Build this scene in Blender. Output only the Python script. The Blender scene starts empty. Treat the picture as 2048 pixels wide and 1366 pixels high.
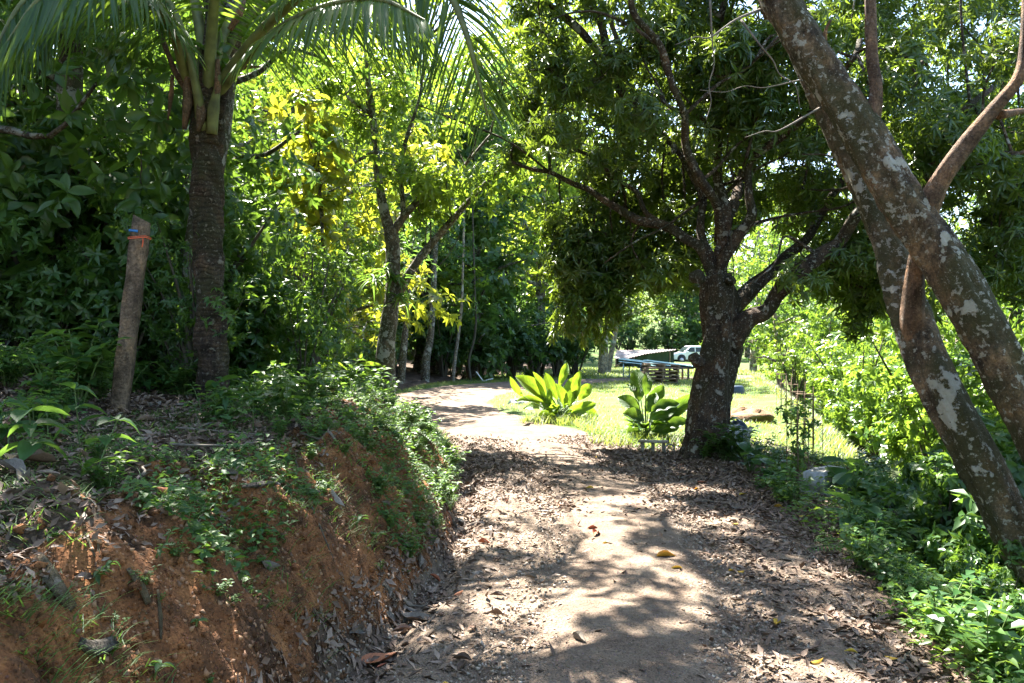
import bpy, math, random
import numpy as np
from mathutils import Vector, Matrix, Quaternion

# ------------------------------------------------------------------ camera, sky, sun
scene = bpy.context.scene
col = scene.collection
F_PX, CAM_H = 1595.0, 1.6
cam_d = bpy.data.cameras.new('camera'); cam = bpy.data.objects.new('camera', cam_d); col.objects.link(cam)
cam.location = (0, 0, CAM_H); cam.rotation_euler = (math.radians(90), 0, 0)
cam_d.sensor_width = 36.0; cam_d.lens = 36.0 * F_PX / 2048.0; cam_d.clip_start = 0.05; cam_d.clip_end = 1000
scene.camera = cam

SUN_EL, SUN_AZ = math.radians(57), math.atan2(-0.44, 0.90)      # azimuth measured from +Y, ahead and to the left
world = bpy.data.worlds.new('World'); scene.world = world; world.use_nodes = True
wn = world.node_tree; wn.nodes.clear()
wo = wn.nodes.new('ShaderNodeOutputWorld'); wb_ = wn.nodes.new('ShaderNodeBackground'); ws = wn.nodes.new('ShaderNodeTexSky')
ws.sky_type = 'NISHITA'; ws.sun_disc = False; ws.sun_elevation = SUN_EL; ws.sun_rotation = SUN_AZ
wb_.inputs['Strength'].default_value = 0.078
wn.links.new(ws.outputs[0], wb_.inputs[0]); wn.links.new(wb_.outputs[0], wo.inputs[0])
sun_d = bpy.data.lights.new('sun', 'SUN'); sun_d.energy = 5.0; sun_d.angle = math.radians(0.5); sun_d.color = (1, 0.95, 0.86)
sun = bpy.data.objects.new('sun', sun_d); col.objects.link(sun)
sdir = Vector((math.sin(SUN_AZ) * math.cos(SUN_EL), math.cos(SUN_AZ) * math.cos(SUN_EL), math.sin(SUN_EL)))
sun.rotation_euler = sdir.to_track_quat('Z', 'Y').to_euler(); sun.location = sdir * 60

vs = scene.view_settings
vs.view_transform = 'Standard'; vs.look = 'None'; vs.exposure = 3.1; vs.gamma = 1.0; vs.use_curve_mapping = False
scene.render.engine = 'CYCLES'
cy = scene.cycles
cy.use_denoising = True; cy.max_bounces = 10; cy.diffuse_bounces = 5; cy.glossy_bounces = 2; cy.transmission_bounces = 4
cy.transparent_max_bounces = 6; cy.sample_clamp_indirect = 6; cy.caustics_reflective = False; cy.caustics_refractive = False

# ------------------------------------------------------------------ helpers
rng = np.random.default_rng(11)
random.seed(11)

def P(px, py, d):
    return np.array([(px - 1024) / F_PX * d, d, CAM_H - (py - 683) / F_PX * d])

def nrm(v):
    v = np.asarray(v, float)
    return v / np.maximum(np.linalg.norm(v, axis=-1, keepdims=True), 1e-9)

def _hash(ix, iy, s):
    n = (ix.astype(np.int64) * 374761393 + iy.astype(np.int64) * 668265263 + s * 974634777) & 0xffffffff
    n = ((n ^ (n >> 13)) * 1274126177) & 0xffffffff
    return ((n ^ (n >> 16)) & 0xffff) / 65535.0

def vnoise(x, y, s=0):
    x = np.asarray(x, float); y = np.asarray(y, float)
    ix = np.floor(x); iy = np.floor(y); fx = x - ix; fy = y - iy
    fx = fx * fx * (3 - 2 * fx); fy = fy * fy * (3 - 2 * fy)
    a = _hash(ix, iy, s); b = _hash(ix + 1, iy, s); c = _hash(ix, iy + 1, s); d = _hash(ix + 1, iy + 1, s)
    return (a * (1 - fx) + b * fx) * (1 - fy) + (c * (1 - fx) + d * fx) * fy - 0.5

def fbm(x, y, s=0, o=4):
    r = 0; a = 1.0
    for i in range(o):
        r = r + a * vnoise(x * 2 ** i, y * 2 ** i, s + i); a *= 0.5
    return r

def to_mesh(name, verts, polys, rnd=None, smooth=False):
    """verts (N,3); polys a list of int arrays (M,k)"""
    me = bpy.data.meshes.new(name)
    verts = np.ascontiguousarray(verts, np.float32)
    polys = [np.asarray(p, np.int32) for p in polys if len(p)]
    me.vertices.add(len(verts)); me.vertices.foreach_set('co', verts.ravel())
    idx = np.concatenate([p.ravel() for p in polys]); tot = np.concatenate([np.full(len(p), p.shape[1], np.int32) for p in polys])
    start = np.concatenate([[0], np.cumsum(tot)[:-1]]).astype(np.int32)
    me.loops.add(len(idx)); me.loops.foreach_set('vertex_index', idx)
    me.polygons.add(len(tot)); me.polygons.foreach_set('loop_start', start)
    if smooth: me.polygons.foreach_set('use_smooth', np.ones(len(tot), bool))
    if rnd is not None:
        at = me.attributes.new('rnd', 'FLOAT', 'POINT'); at.data.foreach_set('value', np.ascontiguousarray(rnd, np.float32))
    me.update(calc_edges=True); me.validate(clean_customdata=False)
    return me

def obj(name, me, mat=None, parent=None, loc=None, rot=None, sc=None):
    o = bpy.data.objects.new(name, me); col.objects.link(o)
    if mat is not None and me is not None and not me.materials: me.materials.append(mat)
    if parent is not None: o.parent = parent
    if loc is not None: o.location = [float(v) for v in loc]
    if rot is not None: o.rotation_euler = rot
    if sc is not None: o.scale = sc if hasattr(sc, '__len__') else (sc, sc, sc)
    return o

def tag(o, label=None, cat=None, group=None, kind=None):
    if label: o['label'] = label
    if cat: o['category'] = cat
    if group: o['group'] = group
    if kind: o['kind'] = kind
    return o

def thing(name, label, cat, loc=(0, 0, 0), rot=None, group=None, sc=None):
    return tag(obj(name, None, loc=loc, rot=rot, sc=sc), label, cat, group)

def copy_tree(o, loc, rotz=None, sc=None, label=None, group=None, rot=None):
    c = o.copy(); col.objects.link(c)
    c.location = [float(v) for v in loc]
    if rotz is not None: c.rotation_euler = (0, 0, rotz)
    if rot is not None: c.rotation_euler = rot
    if sc is not None: c.scale = sc if hasattr(sc, '__len__') else (sc, sc, sc)
    if label: c['label'] = label
    if group: c['group'] = group
    for ch in o.children:
        d = ch.copy(); col.objects.link(d); d.parent = c
        for g in ch.children:
            e = g.copy(); col.objects.link(e); e.parent = d
    return c

class MB:
    """collects polygons of one mesh"""
    def __init__(s): s.v = []; s.p = {}; s.r = []; s.n = 0
    def add(s, verts, polys, rnd=0.0):
        verts = np.asarray(verts, float).reshape(-1, 3)
        for p in polys:
            p = np.asarray(p, int)
            if p.ndim == 1: p = p[None]
            s.p.setdefault(p.shape[1], []).append(p + s.n)
        s.v.append(verts); s.r.append(np.broadcast_to(np.asarray(rnd, float), (len(verts),)).copy()); s.n += len(verts)
        return s
    def box(s, c, size, rot=None):
        hx, hy, hz = [q / 2 for q in size]
        v = np.array([[x, y, z] for x in (-hx, hx) for y in (-hy, hy) for z in (-hz, hz)])
        if rot is not None: v = v @ np.array(rot).T
        f = [[0, 1, 3, 2], [4, 6, 7, 5], [0, 4, 5, 1], [2, 3, 7, 6], [0, 2, 6, 4], [1, 5, 7, 3]]
        return s.add(v + np.asarray(c, float), [np.array(f)])
    def tube(s, pts, rad, sides=8, wob=0.0, seed=0, cap=True, sub=4, rnd=0.0, wf=5.0, rough=0.0):
        pts = np.asarray(pts, float); rad = np.asarray(rad, float) * np.ones(len(pts))
        if sub > 1 and len(pts) > 2: pts, rad = spline(pts, rad, sub)
        n = len(pts); t = nrm(np.gradient(pts, axis=0))
        ref = np.array([0.31, 0.17, 0.93]) if abs(t[0] @ np.array([0.31, 0.17, 0.93])) < 0.9 else np.array([1.0, 0, 0])
        a = nrm(ref - t[0] * (ref @ t[0])); rings = []
        ang = np.linspace(0, 2 * math.pi, sides, endpoint=False); L = 0
        for i in range(n):
            a = nrm(a - t[i] * (a @ t[i])); b = np.cross(t[i], a)
            if i: L += np.linalg.norm(pts[i] - pts[i - 1])
            r = rad[i]
            if rough: r = r * (1 + rough * fbm(np.cos(ang) * 5 + 3, np.sin(ang) * 5 + L * 9, seed + 40, 3) * 2)
            if wob: r = r * (1 + wob * (fbm(np.cos(ang) * 1.6 + 7 + seed, np.sin(ang) * 1.6 + L * wf / 3, seed, 2) * 2))
            rings.append(pts[i] + (np.cos(ang) * r)[:, None] * a + (np.sin(ang) * r)[:, None] * b)
        v = np.concatenate(rings); i0 = np.arange(n - 1)[:, None] * sides; j = np.arange(sides)[None]
        q = np.stack([i0 + j, i0 + (j + 1) % sides, i0 + sides + (j + 1) % sides, i0 + sides + j], -1).reshape(-1, 4)
        polys = [q]
        if cap:
            v = np.concatenate([v, pts[:1] , pts[-1:]]); k = n * sides
            j = np.arange(sides)
            polys.append(np.stack([(j + 1) % sides, j, np.full(sides, k)], -1))
            polys.append(np.stack([(n - 1) * sides + j, (n - 1) * sides + (j + 1) % sides, np.full(sides, k + 1)], -1))
        return s.add(v, polys, rnd)
    def mesh(s, name, smooth=False):
        return to_mesh(name, np.concatenate(s.v), [np.concatenate(x) for x in s.p.values()], np.concatenate(s.r), smooth)

def spline(pts, rad, sub):
    p = np.concatenate([[2 * pts[0] - pts[1]], pts, [2 * pts[-1] - pts[-2]]]); out = []; ro = []
    for i in range(1, len(p) - 2):
        for k in range(sub):
            t = k / sub
            out.append(0.5 * (2 * p[i] + (p[i + 1] - p[i - 1]) * t + (2 * p[i - 1] - 5 * p[i] + 4 * p[i + 1] - p[i + 2]) * t * t + (3 * p[i] - p[i - 1] - 3 * p[i + 1] + p[i + 2]) * t ** 3))
            ro.append(rad[i - 1] * (1 - t) + rad[i] * t)
    out.append(pts[-1]); ro.append(rad[-1])
    return np.array(out), np.array(ro)

# ---- leaves: templates are (verts (k,3): along, across, up) and faces
T_RHOMB = (np.array([[0, 0, 0], [.42, .5, .06], [1, 0, -.08], [.42, -.5, .06]]), [np.array([[0, 3, 2, 1]])])
T_FOLD = (np.array([[0, 0, 0], [.4, .5, .1], [.4, -.5, .1], [.45, 0, 0], [1, 0, -.14]]), [np.array([[0, 2, 3], [0, 3, 1], [3, 2, 4], [3, 4, 1]])])
def t_long(n=5, w=lambda u: math.sin(math.pi * min(1, u * .97 + .03)) ** .75, fold=.16, droop=.35, wave=0.0):
    v = []; f = []
    for i in range(n + 1):
        u = i / n; ww = .5 * w(u) if 0 < i < n else .02
        z = -droop * u * u; x = u * (1 - .25 * droop * u)
        wv = wave * math.sin(u * 17)
        v += [[x, ww, z + fold * ww + wv], [x, 0, z], [x, -ww, z + fold * ww - wv]]
    for i in range(n):
        a = 3 * i
        f += [[a, a + 1, a + 4, a + 3], [a + 1, a + 2, a + 5, a + 4]]
    return np.array(v), [np.array(f)]
T_BROAD = t_long(4, droop=.25)
T_BLADE = (np.array([[0, .5, 0], [0, -.5, 0], [.6, .28, -.08], [.6, -.28, -.08], [1, 0, -.3]]), [np.array([[0, 1, 3, 2]]), np.array([[2, 3, 4]])])

def add_leaves(mb, pos, dirs, ups, L, W, tmpl, rnd):
    pos = np.asarray(pos, float); d = nrm(dirs); u = np.asarray(ups, float)
    s = nrm(np.cross(u, d)); n = np.cross(d, s); k = len(tmpl[0]); N = len(pos)
    tv = tmpl[0]; L = np.broadcast_to(L, (N,)); W = np.broadcast_to(W, (N,))
    v = pos[:, None] + (tv[None, :, 0:1] * L[:, None, None]) * d[:, None] + (tv[None, :, 1:2] * W[:, None, None]) * s[:, None] + (tv[None, :, 2:3] * L[:, None, None]) * n[:, None]
    off = (np.arange(N) * k)[:, None, None]
    mb.add(v.reshape(-1, 3), [(np.asarray(f)[None] + off).reshape(-1, f.shape[1]) for f in tmpl[1]], np.repeat(rnd, k))

def rosettes(mb, cen, rad, nros, nl, L, W, tmpl, r, droop=.5, shell=2.2, tilt=(50, 100), rb=None):
    """leaf whorls spread through ellipsoid clumps; cen (K,3), rad (K,3) or (K,)"""
    cen = np.asarray(cen, float).reshape(-1, 3); rad = np.asarray(rad, float)
    if rad.ndim == 0: rad = np.full(len(cen), float(rad))
    if rad.ndim == 1: rad = np.stack([rad, rad, rad * .75], -1)
    K = len(cen); M = K * nros
    dd = nrm(r.normal(size=(M, 3))); rr = r.random(M) ** (1 / shell)
    base = np.repeat(cen, nros, 0); pts = base + dd * rr[:, None] * np.repeat(rad, nros, 0)
    ax = nrm(dd * .8 + np.array([0, 0, .45]) + r.normal(size=(M, 3)) * .35)
    ref = nrm(r.normal(size=(M, 3))); e1 = nrm(np.cross(ax, ref)); e2 = np.cross(ax, e1)
    N = M * nl; phi = np.tile(np.arange(nl) * 2.399, M) + np.repeat(r.random(M) * 6.28, nl) + r.normal(size=N) * .2
    th = np.radians(r.uniform(tilt[0], tilt[1], N))
    A = np.repeat(ax, nl, 0)
    R = np.cos(phi)[:, None] * np.repeat(e1, nl, 0) + np.sin(phi)[:, None] * np.repeat(e2, nl, 0)
    d = nrm(np.cos(th)[:, None] * A + np.sin(th)[:, None] * R + np.array([0, 0, -1]) * (droop * r.random(N))[:, None])
    up = A * np.sin(th)[:, None] - np.cos(th)[:, None] * R + r.normal(size=(N, 3)) * .25
    p = np.repeat(pts, nl, 0) + A * (r.random(N) * L * .4)[:, None]
    rc = np.repeat(np.repeat(r.random(K) if rb is None else rb, nros), nl)
    rn = np.clip(rc * .5 + np.repeat(r.random(M), nl) * .25 + r.random(N) * .25, 0, .999)
    l = L * r.uniform(.7, 1.2, N)
    add_leaves(mb, p, d, up, l, l * (W / L) * r.uniform(.85, 1.15, N), tmpl, rn)
    return pts

# ------------------------------------------------------------------ materials
def newmat(name):
    m = bpy.data.materials.new(name); m.use_nodes = True; nt = m.node_tree; nt.nodes.clear()
    out = nt.nodes.new('ShaderNodeOutputMaterial'); b = nt.nodes.new('ShaderNodeBsdfPrincipled')
    nt.links.new(b.outputs[0], out.inputs[0]); return m, nt, b, out

def N(nt, t, **kw):
    n = nt.nodes.new(t)
    for k, v in kw.items():
        if k in n.inputs: n.inputs[k].default_value = v
        else: setattr(n, k, v)
    return n

def ramp(nt, fac, stops, interp='LINEAR'):
    r = nt.nodes.new('ShaderNodeValToRGB'); r.color_ramp.interpolation = interp
    e = r.color_ramp.elements
    while len(e) < len(stops): e.new(0.5)
    for i, (p, c) in enumerate(stops):
        e[i].position = p; e[i].color = (*c, 1) if len(c) == 3 else c
    nt.links.new(fac, r.inputs[0]); return r.outputs[0]

def mix(nt, fac, a, b, mode='MIX'):
    m = nt.nodes.new('ShaderNodeMix'); m.data_type = 'RGBA'; m.blend_type = mode
    for s, v in ((0, fac), (6, a), (7, b)):
        if isinstance(v, (int, float)): m.inputs[s].default_value = v
        elif isinstance(v, tuple): m.inputs[s].default_value = (*v, 1)
        else: nt.links.new(v, m.inputs[s])
    return m.outputs[2]

def coords(nt, scale=(1, 1, 1), kind='Object'):
    tc = nt.nodes.new('ShaderNodeTexCoord'); mp = nt.nodes.new('ShaderNodeMapping'); mp.inputs['Scale'].default_value = scale
    nt.links.new(tc.outputs[kind], mp.inputs[0]); return mp.outputs[0]

def noise(nt, vec, scale, detail=4, rough=.55, out=0):
    n = N(nt, 'ShaderNodeTexNoise', Scale=scale, Detail=detail, Roughness=rough); nt.links.new(vec, n.inputs['Vector']); return n.outputs[out]

def bump(nt, b, hgt, strength=.5, dist=.02):
    n = N(nt, 'ShaderNodeBump', Strength=strength, Distance=dist); nt.links.new(hgt, n.inputs['Height']); nt.links.new(n.outputs[0], b.inputs['Normal'])

def leafmat(name, cols, trans, tmix=.42, rough=.38, spec=.5):
    m, nt, b, out = newmat(name)
    at = nt.nodes.new('ShaderNodeAttribute'); at.attribute_name = 'rnd'
    oi = nt.nodes.new('ShaderNodeObjectInfo')
    a = N(nt, 'ShaderNodeMath', operation='MULTIPLY_ADD'); nt.links.new(oi.outputs['Random'], a.inputs[0]); a.inputs[1].default_value = .35
    nt.links.new(at.outputs['Fac'], a.inputs[2])
    f = N(nt, 'ShaderNodeMath', operation='PINGPONG'); nt.links.new(a.outputs[0], f.inputs[0]); f.inputs[1].default_value = 1.0
    n = len(cols); c = ramp(nt, f.outputs[0], [(i / max(1, n - 1), q) for i, q in enumerate(cols)])
    vn = noise(nt, coords(nt), 9, 2)
    c = mix(nt, .35, c, mix(nt, 1.0, c, ramp(nt, vn, [(.3, (.55, .6, .5)), (.7, (1.5, 1.35, 1.2))]), 'MULTIPLY'))
    nt.links.new(c, b.inputs['Base Color']); b.inputs['Roughness'].default_value = rough; b.inputs['Specular IOR Level'].default_value = spec
    tr = nt.nodes.new('ShaderNodeBsdfTranslucent')
    nt.links.new(mix(nt, .6, mix(nt, 1.0, c, (2.6, 2.6, 2.0), 'MULTIPLY'), trans), tr.inputs[0])
    ms = nt.nodes.new('ShaderNodeMixShader'); ms.inputs[0].default_value = tmix
    nt.links.new(b.outputs[0], ms.inputs[1]); nt.links.new(tr.outputs[0], ms.inputs[2]); nt.links.new(ms.outputs[0], out.inputs[0])
    return m

def veined(m):
    """pale midrib and side veins on a leaf whose local x runs along the blade"""
    nt = m.node_tree; pr = next(n for n in nt.nodes if n.type == 'BSDF_PRINCIPLED'); tr = next(n for n in nt.nodes if n.type == 'BSDF_TRANSLUCENT')
    tc = nt.nodes.new('ShaderNodeTexCoord'); sp = nt.nodes.new('ShaderNodeSeparateXYZ'); nt.links.new(tc.outputs['Object'], sp.inputs[0])
    ab = N(nt, 'ShaderNodeMath', operation='ABSOLUTE'); nt.links.new(sp.outputs[1], ab.inputs[0])
    sb = N(nt, 'ShaderNodeMath', operation='MULTIPLY_ADD'); nt.links.new(ab.outputs[0], sb.inputs[0]); sb.inputs[1].default_value = -.55; nt.links.new(sp.outputs[0], sb.inputs[2])
    fr = N(nt, 'ShaderNodeMath', operation='MULTIPLY'); nt.links.new(sb.outputs[0], fr.inputs[0]); fr.inputs[1].default_value = 11.0
    pp = N(nt, 'ShaderNodeMath', operation='PINGPONG'); nt.links.new(fr.outputs[0], pp.inputs[0]); pp.inputs[1].default_value = .5
    v1 = ramp(nt, pp.outputs[0], [(.02, (1, 1, 1)), (.10, (0, 0, 0))]); v2 = ramp(nt, ab.outputs[0], [(.02, (1, 1, 1)), (.05, (0, 0, 0))])
    vv = mix(nt, 1.0, v1, v2, 'LIGHTEN'); blot = noise(nt, tc.outputs['Object'], 3.5, 5, .6)
    for s_ in (pr.inputs['Base Color'], tr.inputs[0]):
        src = s_.links[0].from_socket
        c = mix(nt, 1.0, src, ramp(nt, blot, [(.3, (.45, .55, .5)), (.6, (1.05, 1.0, 1.0)), (.75, (1.5, 1.2, .9))]), 'MULTIPLY')
        nt.links.new(mix(nt, mix(nt, 1.0, vv, (.4, .4, .4), 'MULTIPLY'), c, mix(nt, 1.0, src, (1.7, 1.6, 1.8), 'MULTIPLY')), s_)
    bump(nt, pr, vv, .5, .02)
def solid(name, c, rough=.7, metal=0.0, var=.25, vs_=6, b_=0.0):
    m, nt, b, out = newmat(name)
    n = noise(nt, coords(nt), vs_, 5)
    lo = tuple(q * (1 - var) for q in c); hi = tuple(min(1, q * (1 + var)) for q in c)
    nt.links.new(ramp(nt, n, [(.3, lo), (.7, hi)]), b.inputs['Base Color'])
    b.inputs['Roughness'].default_value = rough; b.inputs['Metallic'].default_value = metal
    if b_: bump(nt, b, noise(nt, coords(nt), vs_ * 6, 4), b_, .01)
    return m

def barkmat(name, base, dark, lichen, moss, lich_amt=.56, ring=0.0, lsc=3.2, mossamt=.5):
    m, nt, b, out = newmat(name)
    v = coords(nt); vv = coords(nt, (1, 1, .35))
    c = ramp(nt, noise(nt, vv, 14, 6, .7), [(.34, dark), (.62, base)])
    c = mix(nt, .8, c, mix(nt, 1.0, c, ramp(nt, noise(nt, v, 5.5, 5, .65), [(.38, (.30, .29, .27)), (.5, (.9, .9, .9)), (.64, (1.7, 1.5, 1.2))]), 'MULTIPLY'))
    c = mix(nt, .7, c, mix(nt, 1.0, c, ramp(nt, noise(nt, v, 55, 4, .7), [(.36, (.35, .34, .32)), (.62, (1.35, 1.35, 1.35))]), 'MULTIPLY'))
    c = mix(nt, ramp(nt, noise(nt, v, 2.3, 4), [(mossamt - .06, (0, 0, 0)), (mossamt + .1, (.85, .85, .85))]), c, mix(nt, noise(nt, v, 30, 3), moss, tuple(q * .45 for q in moss)))
    # lichen: irregular pale plaques at two sizes
    l1 = ramp(nt, noise(nt, v, lsc, 5, .62), [(lich_amt, (0, 0, 0)), (lich_amt + .025, (1, 1, 1))])
    l2 = ramp(nt, noise(nt, v, lsc * 4.5, 4, .65), [(lich_amt - .02, (0, 0, 0)), (lich_amt + .03, (.75, .75, .75))])
    l3 = ramp(nt, noise(nt, v, 70, 3, .6), [(.60, (0, 0, 0)), (.68, (.32, .32, .32))])
    lc = mix(nt, noise(nt, v, 40, 3), lichen, tuple(q * .6 for q in lichen))
    c = mix(nt, l3, c, lc); c = mix(nt, l1, c, lc); c = mix(nt, l2, c, lc)
    hgt = noise(nt, vv, 26, 6, .7)
    if ring:
        w = N(nt, 'ShaderNodeTexWave', Scale=ring, Distortion=6.0, Detail=3.0); w.bands_direction = 'Z'; w.inputs['Detail Scale'].default_value = 1.5
        nt.links.new(v, w.inputs[0])
        rr = ramp(nt, w.outputs['Fac'], [(.05, (.3, .27, .25)), (.3, (1.1, 1.1, 1.1))])
        c = mix(nt, ramp(nt, noise(nt, v, 3, 4), [(.4, (.15, .15, .15)), (.65, (.85, .85, .85))]), c, mix(nt, 1.0, c, rr, 'MULTIPLY')); hgt = mix(nt, .3, hgt, w.outputs['Fac'])
    nt.links.new(c, b.inputs['Base Color']); b.inputs['Roughness'].default_value = .85; b.inputs['Specular IOR Level'].default_value = .25
    bump(nt, b, mix(nt, .5, mix(nt, .5, hgt, noise(nt, v, 60, 5, .7)), l1, 'ADD'), 1.0, .045); return m

M = {}
M['mango'] = leafmat('mango_leaf', [(.018, .045, .012), (.03, .07, .016), (.045, .09, .02), (.075, .12, .02)], (.28, .36, .02), .37, .3, .6)
M['broad'] = leafmat('broad_leaf', [(.03, .075, .018), (.045, .11, .022), (.07, .14, .025), (.11, .17, .025)], (.33, .42, .02), .45, .35)
M['yellow'] = leafmat('yellow_leaf', [(.05, .11, .015), (.08, .14, .02), (.13, .165, .02), (.2, .19, .02)], (.5, .5, .03), .5, .4)
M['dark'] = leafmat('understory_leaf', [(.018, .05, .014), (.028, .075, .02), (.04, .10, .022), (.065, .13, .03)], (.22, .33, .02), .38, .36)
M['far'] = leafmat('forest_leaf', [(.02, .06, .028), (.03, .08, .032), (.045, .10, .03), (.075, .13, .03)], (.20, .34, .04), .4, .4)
M['farlit'] = leafmat('forest_leaf_backlit_tint', [(.045, .11, .025), (.06, .14, .028), (.09, .16, .03), (.15, .19, .03)], (.42, .5, .03), .5, .38)  # paler copy of the forest leaf, backlight put into its colour
M['pale'] = leafmat('valley_leaf', [(.03, .08, .016), (.045, .11, .02), (.07, .14, .025), (.11, .165, .03)], (.30, .42, .03), .4, .34)
M['weed'] = leafmat('weed_leaf', [(.025, .07, .022), (.035, .10, .028), (.05, .125, .03), (.085, .14, .035)], (.25, .4, .04), .38, .5, .35)
M['big'] = leafmat('paddle_leaf', [(.055, .13, .02), (.08, .165, .02), (.11, .19, .022), (.15, .21, .03)], (.40, .52, .02), .45, .42)
veined(M['big'])
M['bigdark'] = leafmat('wavy_leaf', [(.025, .075, .016), (.04, .10, .018), (.06, .125, .02)], (.24, .36, .02), .4, .4)
veined(M['bigdark'])
M['palm'] = leafmat('palm_leaflet', [(.035, .085, .03), (.05, .11, .03), (.075, .13, .03)], (.34, .46, .02), .42, .36, .4)
M['grass'] = leafmat('grass_blade', [(.032, .08, .014), (.05, .105, .018), (.075, .125, .024), (.14, .145, .055)], (.42, .5, .06), .4, .5)
def drymat(name, cols):
    m, nt, b, out = newmat(name)
    at = nt.nodes.new('ShaderNodeAttribute'); at.attribute_name = 'rnd'; oi = nt.nodes.new('ShaderNodeObjectInfo')
    a = N(nt, 'ShaderNodeMath', operation='ADD'); nt.links.new(oi.outputs['Random'], a.inputs[0]); nt.links.new(at.outputs['Fac'], a.inputs[1])
    f = N(nt, 'ShaderNodeMath', operation='FRACT'); nt.links.new(a.outputs[0], f.inputs[0])
    c = ramp(nt, f.outputs[0], [(i / (len(cols) - 1), q) for i, q in enumerate(cols)])
    n = noise(nt, coords(nt), 25, 4)
    c = mix(nt, 1.0, c, ramp(nt, n, [(.3, (.6, .58, .55)), (.7, (1.2, 1.2, 1.2))]), 'MULTIPLY')
    nt.links.new(c, b.inputs['Base Color']); b.inputs['Roughness'].default_value = .7
    return m
M['dry'] = drymat('dead_leaf', [(.07, .042, .026), (.13, .078, .048), (.19, .125, .085), (.25, .185, .14), (.16, .09, .055)])
M['drygrey'] = drymat('grey_dead_leaf', [(.11, .09, .07), (.17, .145, .12), (.24, .205, .17)])
M['dryyellow'] = drymat('yellow_fallen_leaf', [(.55, .34, .02), (.62, .42, .04), (.5, .26, .02)])
M['dryred'] = drymat('rust_fallen_leaf', [(.30, .08, .03), (.36, .13, .05), (.24, .07, .03)])
M['bark_mango'] = barkmat('mango_bark', (.10, .065, .042), (.028, .018, .013), (.40, .375, .32), (.05, .045, .02), .60, lsc=6)
M['bark_lean'] = barkmat('leaning_bark', (.23, .155, .095), (.05, .036, .024), (.50, .47, .39), (.07, .066, .024), .592, lsc=4.4, mossamt=.44)
M['bark_red'] = barkmat('peeled_branch', (.24, .15, .095), (.10, .06, .04), (.40, .34, .27), (.12, .09, .05), .64, mossamt=.6)
M['bark_palm'] = barkmat('palm_bark', (.10, .066, .045), (.025, .018, .013), (.26, .23, .18), (.05, .05, .02), .62, ring=7, lsc=7, mossamt=.5)
M['bark_grey'] = barkmat('grey_bark', (.15, .12, .09), (.05, .04, .03), (.40, .39, .34), (.07, .075, .03), .56, lsc=4.5)
M['bark_pale'] = barkmat('pale_bark', (.36, .31, .25), (.16, .13, .10), (.55, .53, .48), (.14, .14, .07), .58, mossamt=.6)
M['wood_post'] = barkmat('weathered_post', (.26, .185, .125), (.12, .08, .052), (.34, .27, .2), (.13, .11, .05), .68, mossamt=.62)
M['rachis'] = solid('frond_stem', (.11, .12, .03), .6, var=.5, vs_=9)
M['stem'] = solid('green_stem', (.09, .14, .035), .6, var=.3)
M['twig'] = solid('dry_twig', (.13, .105, .08), .85, var=.4, vs_=20)
M['vine'] = solid('vine_stem', (.06, .05, .034), .85, var=.4, vs_=20)

# ------------------------------------------------------------------ terrain
def xb(Y): return np.interp(Y, [-40, 0, 3.7, 6, 9.5, 12, 14.5, 17, 19.5, 22, 25, 29, 33, 38, 60], [-1.0, -.95, -.82, -.50, -.62, -.95, -1.6, -3.0, -3.9, -4.1, -3.9, -3.2, -2.6, -1.5, 4])
def Hb(Y): return np.interp(Y, [-40, 7, 9, 11, 13, 15, 17, 200], [.98, .98, .86, .62, .38, .18, .08, .08])
def xe(Y): return np.interp(Y, [-40, 0, 3.7, 6, 8, 9.5, 21.8, 38, 60, 85, 120], [1.9, 2.0, 2.12, 2.5, 3.1, 4.1, 7.7, 11.5, 20, 34, 60])
WB = .95
def h(X, Y, fine=True):
    X = np.asarray(X, float); Y = np.asarray(Y, float)
    z = -0.0127 * np.clip(Y - 30, 0, 70)
    b = xb(Y) + .10 * vnoise(Y * 1.3, Y * 0 + 3, 5) + .05 * vnoise(Y * 4.1, Y * 0 + 9, 6)
    Hh = Hb(Y) * (1 + .12 * vnoise(Y * .9, X * .5, 8))
    t = (b - X) / WB; s = np.clip(t, 0, 1)
    face = Hh * (1 - (1 - s) ** 1.75)
    far = np.maximum(0, t - 1) * WB
    hill = .125 * far + .012 * np.clip(far - 2, 0, 40) ** 1.6
    z = z + face + np.minimum(hill, 14)
    z = z + .22 * np.clip(Y - 62, 0, 140) * np.clip((14 - X) / 10, 0, 1) + .25 * np.clip(Y - 112, 0, 120)
    e = X - xe(Y)
    dp = np.clip(e, 0, None)
    z = z - np.minimum(.85 * dp * dp / (dp + .45), 3.4 + .02 * dp)
    # the grass terrace lies a little under the road
    z = z - .22 * np.clip((X - np.interp(Y, [9, 12, 20, 30], [3.0, 3.2, 4.0, 6.0])) / 2, 0, 1) * np.clip((Y - 8) / 4, 0, 1) * np.clip((34 - Y) / 10, 0, 1)
    # earth gutter at the foot of the bank
    z = z - .05 * np.exp(-((X - b - .08) / .10) ** 2) * np.clip((15 - Y) / 3, 0, 1)
    z = z + .10 * fbm(X * .35, Y * .35, 20, 3) * np.clip((np.abs(X - .6) - 1.2) / 2, 0, 1)
    if fine:
        onface = np.clip(t * 4, 0, 1) * np.clip((1.5 - t) * 2.5, 0, 1)
        z = z + onface * (.20 * fbm(Y * 2.2, s * 2, 31, 4) + .08 * fbm(Y * 11, s * 2.2, 37, 2) + .12 * fbm(X * 5, Y * 5, 35, 5) + .05 * np.abs(fbm(X * 19, Y * 19, 36, 2)))
        z = z + .022 * fbm(X * 2.4, Y * 2.4, 41, 4) + .012 * fbm(X * 14, Y * 14, 43, 2)
    return z
def hz(x, y): return float(h(np.array([x]), np.array([y]))[0])
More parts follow.
